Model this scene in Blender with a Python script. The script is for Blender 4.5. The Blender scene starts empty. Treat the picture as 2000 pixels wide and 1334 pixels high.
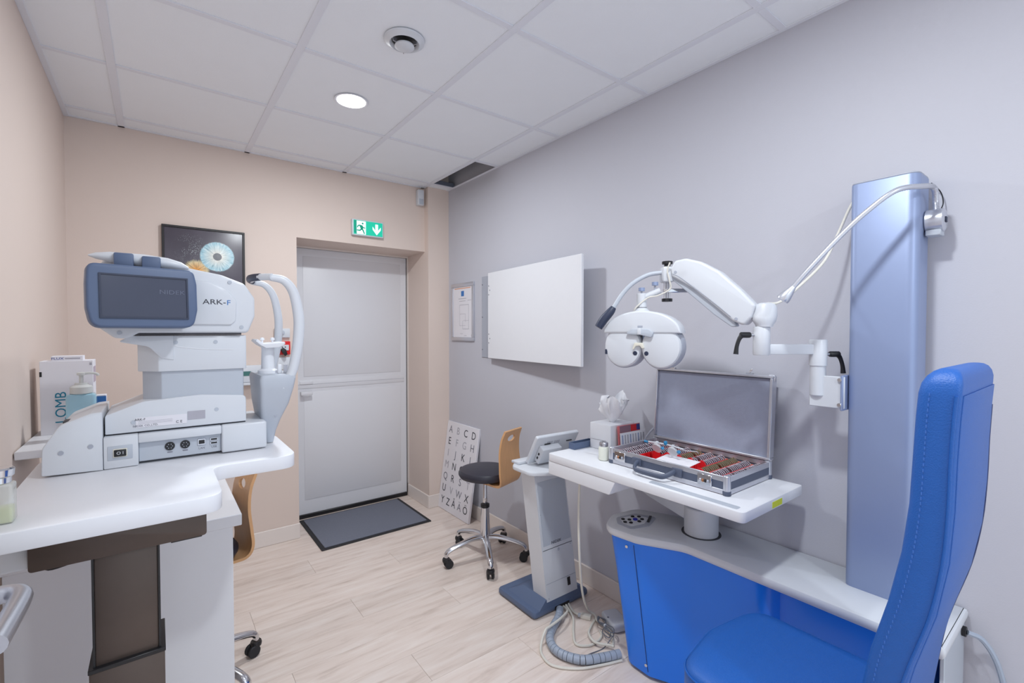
import bpy, bmesh, math, random
from mathutils import Vector, Matrix
R = math.radians
random.seed(7)
scene = bpy.context.scene
COL = scene.collection

# ------------------------------------------------------------------ camera, light, exposure
cam = bpy.data.cameras.new('camera'); camo = bpy.data.objects.new('camera', cam); COL.objects.link(camo)
cam.sensor_width = 36.0; cam.lens = 36.0 * 911.0 / 2000.0; cam.clip_start = 0.02
camo.location = (0, 0, 1.38); camo.rotation_euler = (R(90 - 1.26), 0, R(-37.4))
scene.camera = camo
world = bpy.data.worlds.new('world'); scene.world = world; world.use_nodes = True
wb = world.node_tree.nodes['Background']
wb.inputs[0].default_value = (0.80, 0.90, 1.0, 1); wb.inputs[1].default_value = 1.15
scene.view_settings.view_transform = 'Standard'; scene.view_settings.look = 'None'
scene.view_settings.gamma = 1.0; scene.view_settings.use_curve_mapping = False
scene.view_settings.exposure = 0.2
LAMP_POWER = 15.0
LAMP_COLOR = (0.90, 0.96, 1.0)

# ------------------------------------------------------------------ materials
def lin(c): return tuple((v/255/12.92 if v/255 <= .04045 else ((v/255+.055)/1.055)**2.4) for v in c) + (1,)
MATS = {}
def mat(name, rgb, rough=.5, metal=0., var=.03, scale=30., bump=0., bscale=200., coat=0., spec=.5, emit=0., alpha=1., trans=0., stretch=None):
    if name in MATS: return MATS[name]
    m = bpy.data.materials.new(name); m.use_nodes = True; nt = m.node_tree; b = nt.nodes['Principled BSDF']
    c = lin(rgb)
    tc = nt.nodes.new('ShaderNodeTexCoord'); mp = nt.nodes.new('ShaderNodeMapping')
    nt.links.new(tc.outputs['Object'], mp.inputs[0])
    if stretch: mp.inputs['Scale'].default_value = stretch
    nz = nt.nodes.new('ShaderNodeTexNoise'); nz.inputs['Scale'].default_value = scale; nz.inputs['Detail'].default_value = 3
    nt.links.new(mp.outputs[0], nz.inputs['Vector'])
    mx = nt.nodes.new('ShaderNodeMix'); mx.data_type = 'RGBA'
    mx.inputs['A'].default_value = tuple(max(0, v*(1-var)) for v in c[:3])+(1,)
    mx.inputs['B'].default_value = tuple(min(1, v*(1+var)) for v in c[:3])+(1,)
    nt.links.new(nz.outputs['Fac'], mx.inputs['Factor']); nt.links.new(mx.outputs['Result'], b.inputs['Base Color'])
    b.inputs['Roughness'].default_value = rough; b.inputs['Metallic'].default_value = metal
    b.inputs['Specular IOR Level'].default_value = spec; b.inputs['Coat Weight'].default_value = coat
    if coat: b.inputs['Coat Roughness'].default_value = .12
    if emit: b.inputs['Emission Color'].default_value = c; b.inputs['Emission Strength'].default_value = emit
    if trans: b.inputs['Transmission Weight'].default_value = trans
    b.inputs['Alpha'].default_value = alpha
    if bump:
        n2 = nt.nodes.new('ShaderNodeTexNoise'); n2.inputs['Scale'].default_value = bscale; n2.inputs['Detail'].default_value = 4
        bp = nt.nodes.new('ShaderNodeBump'); bp.inputs['Strength'].default_value = bump; bp.inputs['Distance'].default_value = .002
        nt.links.new(mp.outputs[0], n2.inputs['Vector']); nt.links.new(n2.outputs['Fac'], bp.inputs['Height']); nt.links.new(bp.outputs[0], b.inputs['Normal'])
    MATS[name] = m; return m

M_WALLW = mat('paint_white', (197, 197, 206), .75, var=.012, scale=3, bump=.15, bscale=260)
M_WALLB = mat('paint_beige', (224, 207, 197), .75, var=.012, scale=3, bump=.15, bscale=260)
M_TILE = mat('ceiling_tile_white', (242, 245, 250), .9, var=.015, scale=8, bump=.25, bscale=350)
M_TBAR = mat('tbar_white', (230, 232, 240), .5, var=.01)
M_DARKV = mat('void_grey', (96, 92, 96), .9)
M_BASE = mat('baseboard_cream', (232, 222, 216), .5, var=.01)
M_DOOR = mat('door_white', (226, 226, 231), .4, var=.01, scale=4)
M_SEAM = mat('seam_dark', (58, 58, 64), .6)
M_GROOVE = mat('groove_grey', (182, 182, 190), .6)
M_WHITE = mat('white_laminate', (232, 233, 238), .35, var=.01)
M_PLAST = mat('white_plastic', (214, 217, 223), .38, var=.01, coat=.1)
M_PLAST2 = mat('light_grey_plastic', (186, 192, 202), .42, var=.01)
M_GPLATE = mat('grey_plate', (170, 174, 186), .45)
M_BEZEL = mat('slate_plastic', (88, 104, 134), .45, var=.02)
M_NAVY = mat('navy_plastic', (40, 48, 72), .45)
M_SCREEN = mat('dark_screen', (62, 66, 86), .12, var=.06, scale=14)
M_SCRTXT = mat('screen_text', (92, 98, 120), .3)
M_BLACK = mat('black_plastic', (26, 26, 30), .4)
M_RUBBER = mat('black_rubber', (38, 38, 42), .7)
M_BROWN = mat('brown_metal', (88, 76, 70), .38, metal=.35, var=.05, scale=60)
M_CHROME = mat('chrome', (215, 216, 220), .14, metal=1., var=.01)
M_STEEL = mat('brushed_steel', (190, 190, 196), .3, metal=.9, var=.05, scale=20, stretch=(1, 14, 1))
M_ALU = mat('aluminium', (208, 210, 218), .32, metal=.75, var=.02)
M_COLUMN = mat('anodised_column', (146, 160, 194), .42, metal=.3, var=.01)
M_BLUE = mat('gloss_blue', (22, 122, 240), .34, var=.03, scale=4, coat=.1)
M_LEATHER = mat('blue_leather', (26, 92, 176), .42, var=.05, scale=40, bump=.45, bscale=420)
M_STITCH = mat('stitch_blue', (60, 110, 190), .7)
M_SHELL = mat('dark_blue_shell', (24, 44, 96), .4)
M_WOOD = mat('beech_plywood', (214, 164, 116), .4, var=.12, scale=14, stretch=(1, 9, 1), coat=.15)
M_SEATB = mat('black_vinyl', (46, 46, 58), .4, bump=.2, bscale=300)
M_CABLE = mat('cable_cream', (222, 218, 208), .5)
M_CABLEG = mat('cable_grey', (104, 108, 120), .5)
M_COND = mat('conduit_grey', (160, 170, 186), .4)
M_RED = mat('tray_red', (226, 34, 44), .5, var=.05)
M_LID = mat('lid_fabric', (156, 162, 182), .85, var=.05, scale=60, bump=.4, bscale=700)
M_CASEB = mat('case_slate', (84, 92, 112), .5)
M_LENSRIM = mat('lens_rim', (230, 226, 234), .2, metal=.6)
M_TISSUE = mat('tissue', (236, 236, 240), .95)
M_YELLOW = mat('yellow_sticker', (214, 222, 60), .6)
M_TEAL = mat('teal_print', (12, 128, 158), .6)
M_BLUEP = mat('blue_print', (60, 120, 190), .6)
M_GREYP = mat('grey_print', (128, 128, 140), .7)
M_DARKP = mat('dark_print', (62, 62, 72), .7)
M_LIGHTP = mat('light_print', (176, 174, 184), .7)
M_PAPER = mat('paper', (232, 230, 236), .8, var=.01)
M_REDSOCK = mat('red_socket', (216, 30, 34), .4)
M_GREENLED = mat('lcd_green', (60, 112, 108), .3)
M_EXITG = mat('exit_green', (22, 178, 146), .4, emit=.55)
M_EXITG2 = mat('exit_green_dark', (8, 150, 122), .4, emit=.35)
M_EXITW = mat('exit_white', (236, 246, 250), .4, emit=.7)
M_TABLETG = mat('tablet_grey', (208, 211, 218), .4)
M_FRAMEB = mat('frame_black', (30, 24, 28), .35)
M_IVORY = mat('ivory', (230, 226, 212), .4)
M_KNOB = mat('knob_blue', (142, 156, 188), .4)
M_CYAN = mat('cyan_knob', (30, 130, 180), .4)
M_GEL = mat('blue_gel', (186, 230, 248), .12, var=.02, trans=.3)
M_PUMP = mat('pump_clear', (226, 228, 226), .3, alpha=.82)
M_GLASSJ = mat('jar_glass', (236, 240, 238), .08, alpha=.55, trans=.3)
M_LIQ = mat('yellow_liquid', (214, 218, 150), .2)
M_COTTON = mat('cotton', (228, 230, 218), .9)
M_LAMP = mat('lamp_diffuser', (255, 252, 248), .4, emit=9.)
M_BLUEKEY = mat('blue_key', (24, 30, 170), .4)

def mat_mat():
    m = mat('mat_pile', (118, 122, 136), .95, var=.5, scale=420, bump=.8, bscale=500); return m
M_MAT = mat_mat()

def floor_mat():
    m = bpy.data.materials.new('oak_plank'); m.use_nodes = True; nt = m.node_tree; b = nt.nodes['Principled BSDF']
    tc = nt.nodes.new('ShaderNodeTexCoord'); oi = nt.nodes.new('ShaderNodeObjectInfo')
    mp = nt.nodes.new('ShaderNodeMapping'); mp.inputs['Scale'].default_value = (1.3, 11, 1)
    ml = nt.nodes.new('ShaderNodeMath'); ml.operation = 'MULTIPLY'; ml.inputs[1].default_value = 37
    cb = nt.nodes.new('ShaderNodeCombineXYZ')
    nt.links.new(oi.outputs['Random'], ml.inputs[0]); nt.links.new(ml.outputs[0], cb.inputs[0]); nt.links.new(ml.outputs[0], cb.inputs[1])
    nt.links.new(cb.outputs[0], mp.inputs['Location']); nt.links.new(tc.outputs['Object'], mp.inputs[0])
    n1 = nt.nodes.new('ShaderNodeTexNoise'); n1.inputs['Scale'].default_value = 2.2; n1.inputs['Detail'].default_value = 6; n1.inputs['Roughness'].default_value = .62; n1.inputs['Distortion'].default_value = .5
    nt.links.new(mp.outputs[0], n1.inputs['Vector'])
    mp2 = nt.nodes.new('ShaderNodeMapping'); mp2.inputs['Scale'].default_value = (6, 120, 1)
    nt.links.new(mp.outputs[0], mp2.inputs[0])
    n2 = nt.nodes.new('ShaderNodeTexNoise'); n2.inputs['Scale'].default_value = 1.; n2.inputs['Detail'].default_value = 3
    nt.links.new(mp2.outputs[0], n2.inputs['Vector'])
    cr = nt.nodes.new('ShaderNodeValToRGB'); e = cr.color_ramp.elements
    e[0].position = .28; e[0].color = lin((202, 184, 173)); e[1].position = .68; e[1].color = lin((234, 222, 214))
    el = cr.color_ramp.elements.new(.46); el.color = lin((224, 208, 198))
    nt.links.new(n1.outputs['Fac'], cr.inputs[0])
    hs = nt.nodes.new('ShaderNodeHueSaturation')
    a1 = nt.nodes.new('ShaderNodeMath'); a1.operation = 'MULTIPLY_ADD'; a1.inputs[1].default_value = .10; a1.inputs[2].default_value = .92
    nt.links.new(oi.outputs['Random'], a1.inputs[0])
    a2 = nt.nodes.new('ShaderNodeMath'); a2.operation = 'MULTIPLY_ADD'; a2.inputs[1].default_value = .10
    nt.links.new(n2.outputs['Fac'], a2.inputs[0]); nt.links.new(a1.outputs[0], a2.inputs[2])
    nt.links.new(a2.outputs[0], hs.inputs['Value']); nt.links.new(cr.outputs[0], hs.inputs['Color'])
    nt.links.new(hs.outputs[0], b.inputs['Base Color']); b.inputs['Roughness'].default_value = .45
    bp = nt.nodes.new('ShaderNodeBump'); bp.inputs['Strength'].default_value = .15; bp.inputs['Distance'].default_value = .001
    nt.links.new(n2.outputs['Fac'], bp.inputs['Height']); nt.links.new(bp.outputs[0], b.inputs['Normal'])
    return m
M_FLOOR = floor_mat()

def iris_mat():
    m = bpy.data.materials.new('iris_print'); m.use_nodes = True; nt = m.node_tree; b = nt.nodes['Principled BSDF']
    L = nt.links.new
    def node(t, **k):
        n = nt.nodes.new(t)
        for a, v in k.items(): setattr(n, a, v)
        return n
    tc = node('ShaderNodeTexCoord')
    def math_(op, a, b2=None):
        n = node('ShaderNodeMath', operation=op)
        for i, v in enumerate((a, b2)):
            if v is None: continue
            if isinstance(v, (int, float)): n.inputs[i].default_value = v
            else: L(v, n.inputs[i])
        return n.outputs[0]
    sx = node('ShaderNodeSeparateXYZ'); L(tc.outputs['Object'], sx.inputs[0])
    def polar(cx, cz):
        dx = math_('SUBTRACT', sx.outputs[0], cx); dz = math_('SUBTRACT', sx.outputs[2], cz)
        r = math_('SQRT', math_('ADD', math_('MULTIPLY', dx, dx), math_('MULTIPLY', dz, dz)))
        c = node('ShaderNodeCombineXYZ')
        L(math_('DIVIDE', dx, math_('ADD', r, .0001)), c.inputs[0]); L(math_('DIVIDE', dz, math_('ADD', r, .0001)), c.inputs[1]); L(math_('MULTIPLY', r, 3.), c.inputs[2])
        n = node('ShaderNodeTexNoise'); n.inputs['Scale'].default_value = 9; n.inputs['Detail'].default_value = 5; L(c.outputs[0], n.inputs['Vector'])
        return r, n.outputs['Fac']
    def mix(f, a, b2):
        n = node('ShaderNodeMix', data_type='RGBA')
        L(f, n.inputs['Factor'])
        for s, v in (('A', a), ('B', b2)):
            if isinstance(v, tuple): n.inputs[s].default_value = v
            else: L(v, n.inputs[s])
        return n.outputs['Result']
    def step(v, lo, hi):
        n = node('ShaderNodeMapRange'); L(v, n.inputs[0]); n.inputs[1].default_value = lo; n.inputs[2].default_value = hi; return n.outputs[0]
    bgn = node('ShaderNodeTexNoise'); bgn.inputs['Scale'].default_value = 5; L(tc.outputs['Object'], bgn.inputs['Vector'])
    col = mix(bgn.outputs['Fac'], lin((44, 38, 50)), lin((104, 96, 108)))
    # dispersed specks up and left of the iris
    vo = node('ShaderNodeTexVoronoi'); vo.inputs['Scale'].default_value = 190; L(tc.outputs['Object'], vo.inputs['Vector'])
    dot = step(vo.outputs['Distance'], .34, .2)
    rs, _ = polar(-.13, .03)
    wn = node('ShaderNodeTexNoise'); wn.inputs['Scale'].default_value = 22; L(tc.outputs['Object'], wn.inputs['Vector'])
    near = math_('MULTIPLY', step(rs, .10, .03), step(wn.outputs['Fac'], .42, .62))
    col = mix(math_('MULTIPLY', dot, near), col, lin((196, 206, 206)))
    # orange iris
    r2, n2 = polar(-.105, -.09)
    c2 = mix(step(r2, .01, .06), lin((236, 160, 60)), lin((222, 212, 170)))
    c2 = mix(step(n2, .5, .3), c2, lin((120, 92, 60)))
    edge2 = step(math_('ADD', r2, math_('MULTIPLY', n2, .03)), .082, .066)
    col = mix(edge2, col, c2)
    # blue iris
    r1, n1 = polar(0, 0)
    c1 = mix(step(r1, .022, .075), lin((220, 216, 204)), lin((164, 204, 216)))
    c1 = mix(step(n1, .46, .26), c1, lin((96, 136, 152)))
    c1 = mix(step(n1, .52, .72), c1, lin((226, 238, 238)))
    col = mix(step(math_('ADD', r1, math_('MULTIPLY', n1, .008)), .0935, .088), col, c1)
    col = mix(step(r1, .0235, .0215), col, lin((50, 46, 58)))
    L(col, b.inputs['Base Color']); b.inputs['Roughness'].default_value = .15
    return m
M_IRIS = iris_mat()

# ------------------------------------------------------------------ object helpers
WM = {}
def tag(o, label=None, cat=None, group=None, kind=None):
    if label: o['label'] = label
    if cat: o['category'] = cat
    if group: o['group'] = group
    if kind: o['kind'] = kind
    return o
def thing(name, label, cat, loc=(0, 0, 0), rz=0., group=None):
    o = bpy.data.objects.new(name, None); COL.objects.link(o)
    o.location = loc; o.rotation_euler = (0, 0, rz); o.empty_display_size = .05
    WM[o.name] = Matrix.Translation(loc) @ Matrix.Rotation(rz, 4, 'Z')
    return tag(o, label, cat, group)
def mesh_of(bm, m, smooth=True, ang=38):
    me = bpy.data.meshes.new('mesh'); bmesh.ops.recalc_face_normals(bm, faces=bm.faces[:]); bm.to_mesh(me); bm.free()
    for mm in (m if isinstance(m, (list, tuple)) else [m]): me.materials.append(mm)
    if smooth:
        me.polygons.foreach_set('use_smooth', [True]*len(me.polygons)); me.set_sharp_from_angle(angle=R(ang))
    return me
def add(name, bm, m, parent=None, local=False, label=None, smooth=True, ang=38, loc=None):
    """bm in world coordinates unless local; a child's mesh is moved into its parent's frame. loc: own origin for a parentless mesh"""
    if parent is not None:
        W = WM[parent.name]
        if not local: bm.transform(W.inverted())
    else:
        W = Matrix.Identity(4)
        if loc is not None: W = Matrix.Translation(loc); bm.transform(W.inverted())
    me = mesh_of(bm, m, smooth, ang); me.name = name
    o = bpy.data.objects.new(name, me); COL.objects.link(o)
    if parent is not None: o.parent = parent
    elif loc is not None: o.location = loc
    WM[o.name] = W
    if label: o['label'] = label
    return o
def single(name, bm, m, label, cat, group=None, loc=None, **k):
    return tag(add(name, bm, m, None, loc=loc, **k), label, cat, group)
def struct(name, bm, m, **k):
    return tag(add(name, bm, m, **k), kind='structure')
def copy_tree(o, parent=None):
    c = o.copy(); COL.objects.link(c); c.parent = parent
    for ch in list(o.children): copy_tree(ch, c)
    return c
def new(): return bmesh.new()
def merge(bm, other):
    me = bpy.data.meshes.new('t'); other.to_mesh(me); other.free(); bm.from_mesh(me); bpy.data.meshes.remove(me); return bm
def bev(bm, b, seg=2, ang=20):
    if b > 0:
        es = [e for e in bm.edges if len(e.link_faces) == 2 and e.calc_face_angle(0) > R(ang)]
        bmesh.ops.bevel(bm, geom=es, offset=b, segments=seg, profile=.5, affect='EDGES', clamp_overlap=True)
    return bm
def box(x0, x1, y0, y1, z0, z1, b=0., seg=2):
    bm = new()
    bmesh.ops.create_cube(bm, size=1, matrix=Matrix.Translation(((x0+x1)/2, (y0+y1)/2, (z0+z1)/2)) @ Matrix.Diagonal((abs(x1-x0), abs(y1-y0), abs(z1-z0), 1)))
    return bev(bm, b, seg)
def prism(pts, axis, a0, a1, b=0., seg=2):
    """pts: (y,z) for axis x, (x,z) for axis y, (x,y) for axis z"""
    bm = new()
    def P(p, a):
        return {'x': (a, p[0], p[1]), 'y': (p[0], a, p[1]), 'z': (p[0], p[1], a)}[axis]
    v0 = [bm.verts.new(P(p, a0)) for p in pts]; v1 = [bm.verts.new(P(p, a1)) for p in pts]; n = len(pts)
    bm.faces.new(v0); bm.faces.new(v1[::-1])
    for i in range(n): bm.faces.new((v0[i], v0[(i+1) % n], v1[(i+1) % n], v1[i]))
    bmesh.ops.recalc_face_normals(bm, faces=bm.faces[:])
    if b > 0:   # bevel only the rims, keep the outline as drawn
        es = [e for e in bm.edges if any(len(f.verts) == n for f in e.link_faces) and n > 4 or (n <= 4 and len(e.link_faces) == 2)]
        bmesh.ops.bevel(bm, geom=es, offset=b, segments=seg, profile=.5, affect='EDGES', clamp_overlap=True)
    return bm
def rpoly(pts, n=6):
    """polygon with rounded corners: (x, y, radius)"""
    out = []; N = len(pts)
    for i in range(N):
        p = Vector(pts[i][:2]); r = pts[i][2] if len(pts[i]) > 2 else 0
        a = (Vector(pts[i-1][:2])-p); c = (Vector(pts[(i+1) % N][:2])-p)
        if r <= 0: out.append(tuple(p)); continue
        an = a.normalized(); cn = c.normalized(); th = an.angle(cn); d = min(r/math.tan(th/2), a.length*.49, c.length*.49)
        s = p+an*d; e = p+cn*d
        for k in range(n+1):
            t = k/n; out.append(tuple(s.lerp(p, t).lerp(p.lerp(e, t), t)))
    return out
def crom(pts, n=8):
    P = [Vector(p) for p in pts]; P = [P[0]*2-P[1]]+P+[P[-1]*2-P[-2]]; out = []
    for i in range(1, len(P)-2):
        a, b, c, d = P[i-1:i+3]
        for k in range(n):
            t = k/n
            out.append(.5*((2*b)+(c-a)*t+(2*a-5*b+4*c-d)*t*t+(3*b-a-3*c+d)*t**3))
    out.append(P[-2]); return out
def tube(pts, r, seg=10, smooth=0, cap=True, flat=None):
    """sweep a circle (or an ellipse given flat=(rx,ry)) along pts; r may be a list or function of t"""
    if smooth: pts = crom(pts, smooth)
    P = [Vector(p) for p in pts]; n = len(P); bm = new(); rings = []
    prev = None
    for i in range(n):
        d = (P[min(i+1, n-1)]-P[max(i-1, 0)]).normalized()
        if prev is None:
            up = Vector((0, 0, 1)) if abs(d.z) < .9 else Vector((0, 1, 0)); u = d.cross(up).normalized()
        else: u = (prev-d*prev.dot(d)).normalized()
        prev = u; w = d.cross(u)
        t = i/(n-1); rr = r(t) if callable(r) else (r[i] if isinstance(r, (list, tuple)) else r)
        fx, fy = flat if flat else (1, 1)
        rings.append([bm.verts.new(P[i]+u*rr*fx*math.cos(2*math.pi*k/seg)+w*rr*fy*math.sin(2*math.pi*k/seg)) for k in range(seg)])
    for a, b in zip(rings, rings[1:]):
        for k in range(seg): bm.faces.new((a[k], a[(k+1) % seg], b[(k+1) % seg], b[k]))
    if cap: bm.faces.new(rings[0][::-1]); bm.faces.new(rings[-1])
    return bm
def lathe(prof, org=(0, 0, 0), axis=(0, 0, 1), seg=24):
    """prof: (radius, height)"""
    bm = new(); rings = []
    M = Matrix.Translation(org) @ Vector((0, 0, 1)).rotation_difference(Vector(axis)).to_matrix().to_4x4()
    for r, h in prof:
        if r <= 1e-6: rings.append([bm.verts.new(M @ Vector((0, 0, h)))])
        else: rings.append([bm.verts.new(M @ Vector((r*math.cos(2*math.pi*k/seg), r*math.sin(2*math.pi*k/seg), h))) for k in range(seg)])
    for a, b in zip(rings, rings[1:]):
        for k in range(seg):
            k2 = (k+1) % seg
            if len(a) == 1 and len(b) == 1: continue
            if len(a) == 1: bm.faces.new((a[0], b[k2], b[k]))
            elif len(b) == 1: bm.faces.new((a[k], a[k2], b[0]))
            else: bm.faces.new((a[k], a[k2], b[k2], b[k]))
    for rg, fl in ((rings[0], True), (rings[-1], False)):
        if len(rg) > 1: bm.faces.new(rg[::-1] if fl else rg)
    return bm
def cyl(org, axis, r, h, seg=20, b=0.):
    b = b or min(r, h)*.08
    return lathe([(r-b, 0), (r, b), (r, h-b), (r-b, h)], org, axis, seg)
def loft(rings, cap=True):
    bm = new(); V = [[bm.verts.new(p) for p in r] for r in rings]; n = len(V[0])
    for a, b in zip(V, V[1:]):
        for k in range(n): bm.faces.new((a[k], a[(k+1) % n], b[(k+1) % n], b[k]))
    if cap: bm.faces.new(V[0][::-1]); bm.faces.new(V[-1])
    return bm
def xf(bm, M): bm.transform(M); return bm
def frame_m(o, x, y, z=None):
    x = Vector(x).normalized(); y = Vector(y).normalized(); z = x.cross(y) if z is None else Vector(z)
    M = Matrix((x, y, z)).transposed().to_4x4(); M.translation = Vector(o); return M
def bool_diff(bma, bmb):
    obs = []
    for b in (bma, bmb):
        me = bpy.data.meshes.new('t'); bmesh.ops.recalc_face_normals(b, faces=b.faces[:]); b.to_mesh(me); b.free(); o = bpy.data.objects.new('t', me); COL.objects.link(o); obs.append(o)
    md = obs[0].modifiers.new('b', 'BOOLEAN'); md.object = obs[1]; md.operation = 'DIFFERENCE'; md.solver = 'EXACT'
    dg = bpy.context.evaluated_depsgraph_get(); me = bpy.data.meshes.new_from_object(obs[0].evaluated_get(dg))
    out = new(); out.from_mesh(me)
    for o in obs: bpy.data.objects.remove(o)
    return out
def text(name, s, size, org, xd, ud, m, parent, depth=.0006, align='CENTER', spacing=1., label=None, xs=1.):
    cu = bpy.data.curves.new('t', 'FONT'); cu.body = s; cu.size = size; cu.extrude = depth/2; cu.align_x = align; cu.align_y = 'CENTER'; cu.resolution_u = 3; cu.space_character = spacing
    o = bpy.data.objects.new('t', cu); COL.objects.link(o)
    dg = bpy.context.evaluated_depsgraph_get(); me = bpy.data.meshes.new_from_object(o.evaluated_get(dg))
    bm = new(); bm.from_mesh(me); bpy.data.objects.remove(o); bpy.data.meshes.remove(me)
    bm.transform(Matrix.Diagonal((xs, 1, 1, 1))); bm.transform(frame_m(org, xd, ud))
    return add(name, bm, m, parent, smooth=False, label=label)
XP, ZP, YN = (1, 0, 0), (0, 0, 1), (0, -1, 0)

# ------------------------------------------------------------------ room shell
XL, XR, YB, YF, ZC = -.36, 1.86, 3.32, -1.6, 2.49
DX0, DX1, DY, DZ = .748, 1.68, 3.65, 2.0
fl = struct('floor', box(XL-.1, XR+.1, YF, 3.9, -.06, -.011), mat('subfloor', (90, 80, 72), .9))
plank_cache = {}
pw, pl, row = .19, 1.22, 0
y = YF
while y < 3.70:
    x = XL-.02-(row*.43 % pl)
    while x < XR+.02:
        a, c = max(x, XL-.02), min(x+pl, XR+.02)
        if c-a > .01:
            key = round(c-a, 3)
            if key not in plank_cache:
                plank_cache[key] = mesh_of(box(-(c-a)/2+.0004, (c-a)/2-.0004, -pw/2+.0004, pw/2-.0004, -.011, 0, .0006, 1), M_FLOOR, smooth=False)
            o = bpy.data.objects.new('plank', plank_cache[key]); COL.objects.link(o); o.location = ((a+c)/2, y+pw/2, 0); o.parent = fl
        x += pl
    y += pw; row += 1
struct('wall_right', box(XR, XR+.12, YF, 3.9, 0, 2.9), M_WALLW)
struct('wall_left', box(XL-.12, XL, YF, 3.9, 0, 2.9), M_WALLB)
bm = box(XL, DX0, YB, 3.9, 0, 2.9); merge(bm, box(DX0, DX1, YB, 3.9, DZ, 2.9))
struct('wall_back', bm, M_WALLB, smooth=False)
struct('wall_pier', box(DX1, XR, 3.26, 3.9, 0, 2.9), M_WALLB, smooth=False)
# baseboards
def bb(name, pts):
    bm = new()
    for x0, x1, y0, y1 in pts: merge(bm, box(x0, x1, y0, y1, 0, .10, .003, 1))
    struct(name, bm, M_BASE, smooth=False)
bb('baseboard_back', [(XL+.012, DX0+.004, YB-.012, YB)])
bb('baseboard_pier', [(DX1-.012, XR-.012, 3.248, 3.26), (DX1-.012, DX1, 3.26, DY-.03)])
bb('baseboard_right', [(XR-.012, XR, YF, 3.26)])
bb('baseboard_left', [(XL, XL+.012, YF, YB)])
# ceiling: slab, grid bars, tiles
ce = struct('ceiling', box(XL-.1, XR+.1, YF, 3.9, 2.82, 2.9), M_DARKV)
gx = [XL, -.132, .466, 1.063, 1.66, XR]
gy = [-1.6, -1.025, -.425, .175, .775, 1.375, 1.975, 2.575, 3.175, YB]
tiles = {}
for i in range(5):
    for j in range(9):
        if i == 4 and j == 7: continue                       # the missing tile
        w, d = gx[i+1]-gx[i], gy[j+1]-gy[j]; key = (round(w, 3), round(d, 3))
        if key not in tiles: tiles[key] = mesh_of(box(-w/2+.003, w/2-.003, -d/2+.003, d/2-.003, 0, .012, .001, 1), M_TILE, smooth=False)
        o = bpy.data.objects.new('ceiling_tile', tiles[key]); COL.objects.link(o); o.location = ((gx[i]+gx[i+1])/2, (gy[j]+gy[j+1])/2, ZC+.001); o.parent = ce
def bar(name, x0, x1, y0, y1): add(name, box(x0, x1, y0, y1, ZC-.003, ZC+.001, .0008, 1), M_TBAR, ce, smooth=False)
for x in gx[1:-1]: bar('grid_bar', x-.015, x+.015, YF, YB)
for yy in gy[1:-1]:
    for i in range(5): bar('cross_bar', gx[i]+(.015 if i else .022), gx[i+1]-(.015 if i < 4 else .02), yy-.013, yy+.013)
bar('edge_trim', XL, XL+.022, YF, YB); bar('edge_trim', XR-.02, XR, YF, 3.26); bar('edge_trim', XL+.022, DX1, YB-.018, YB)
add('tile_support', box(1.69, 1.85, 3.155, 3.172, ZC+.001, ZC+.03, .001, 1), mat('galvanised', (120, 126, 140), .4, metal=.5), ce)
# door in its recess
bm = box(DX0+.03, DX1-.005, DY, DY+.045, .012, DZ-.012, .002, 1)
door = struct('door_1', bm, M_DOOR, smooth=False)
for z0, z1 in ((.13, .93), (1.045, 1.93)):
    add('door_panel', box(DX0+.115, DX1-.06, DY-.003, DY+.001, z0, z1, .002, 2), M_DOOR, door)
add('mid_rail', box(DX0+.06, DX1-.03, DY-.004, DY+.001, .957, 1.02, .003, 2), M_DOOR, door)
add('rail_groove', box(DX0+.06, DX1-.03, DY-.0045, DY+.001, .985, .988), M_GROOVE, door)
h = add('handle_plate', box(.835, .925, DY-.010, DY, .988, 1.012, .003), M_DOOR, door)
add('handle', box(.833, .915, DY-.045, DY-.033, .912, .938, .004), M_DOOR, h); add('handle_neck', box(.838, .852, DY-.036, DY-.004, .914, .936, .002), M_DOOR, h)
bm = box(DX0, DX0+.025, DY-.02, DY+.05, 0, DZ); merge(bm, box(DX1-.004, DX1+.004, DY-.03, DY-.003, .1, DZ)); merge(bm, box(DX0+.025, DX1-.004, DY-.02, DY-.002, DZ-.012, DZ))
struct('trim_1', bm, M_BASE, smooth=False)
bm = box(DX1-.0085, DX1-.0035, DY-.003, DY+.04, .02, DZ-.012); merge(bm, box(DX0+.025, DX1-.0085, DY-.002, DY+.04, DZ-.0125, DZ-.0095))
struct('trim_2', bm, M_SEAM, smooth=False)
struct('trim_3', box(DX0+.025, DX1-.012, DY-.022, DY-.001, 0, .028, .003, 1), M_BLACK)
# entrance door standing open along the left wall: lever only reaches the frame
d2 = struct('door_2', box(-.262, -.222, .10, 1.04, .01, 2.02, .002, 1), M_DOOR)
hp = add('handle_rose', cyl((-.222, .975, 1.0), XP, .026, .012), M_STEEL, d2)
lev = [(-.215, .975, 1.0), (-.195, .975, 1.0), (-.172, .972, 1.0), (-.160, .958, 1.0), (-.157, .935, 1.0), (-.158, .88, 1.0), (-.160, .82, 1.0)]
add('lever', tube(lev, .0130, 14, smooth=6), M_STEEL, hp)
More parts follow.
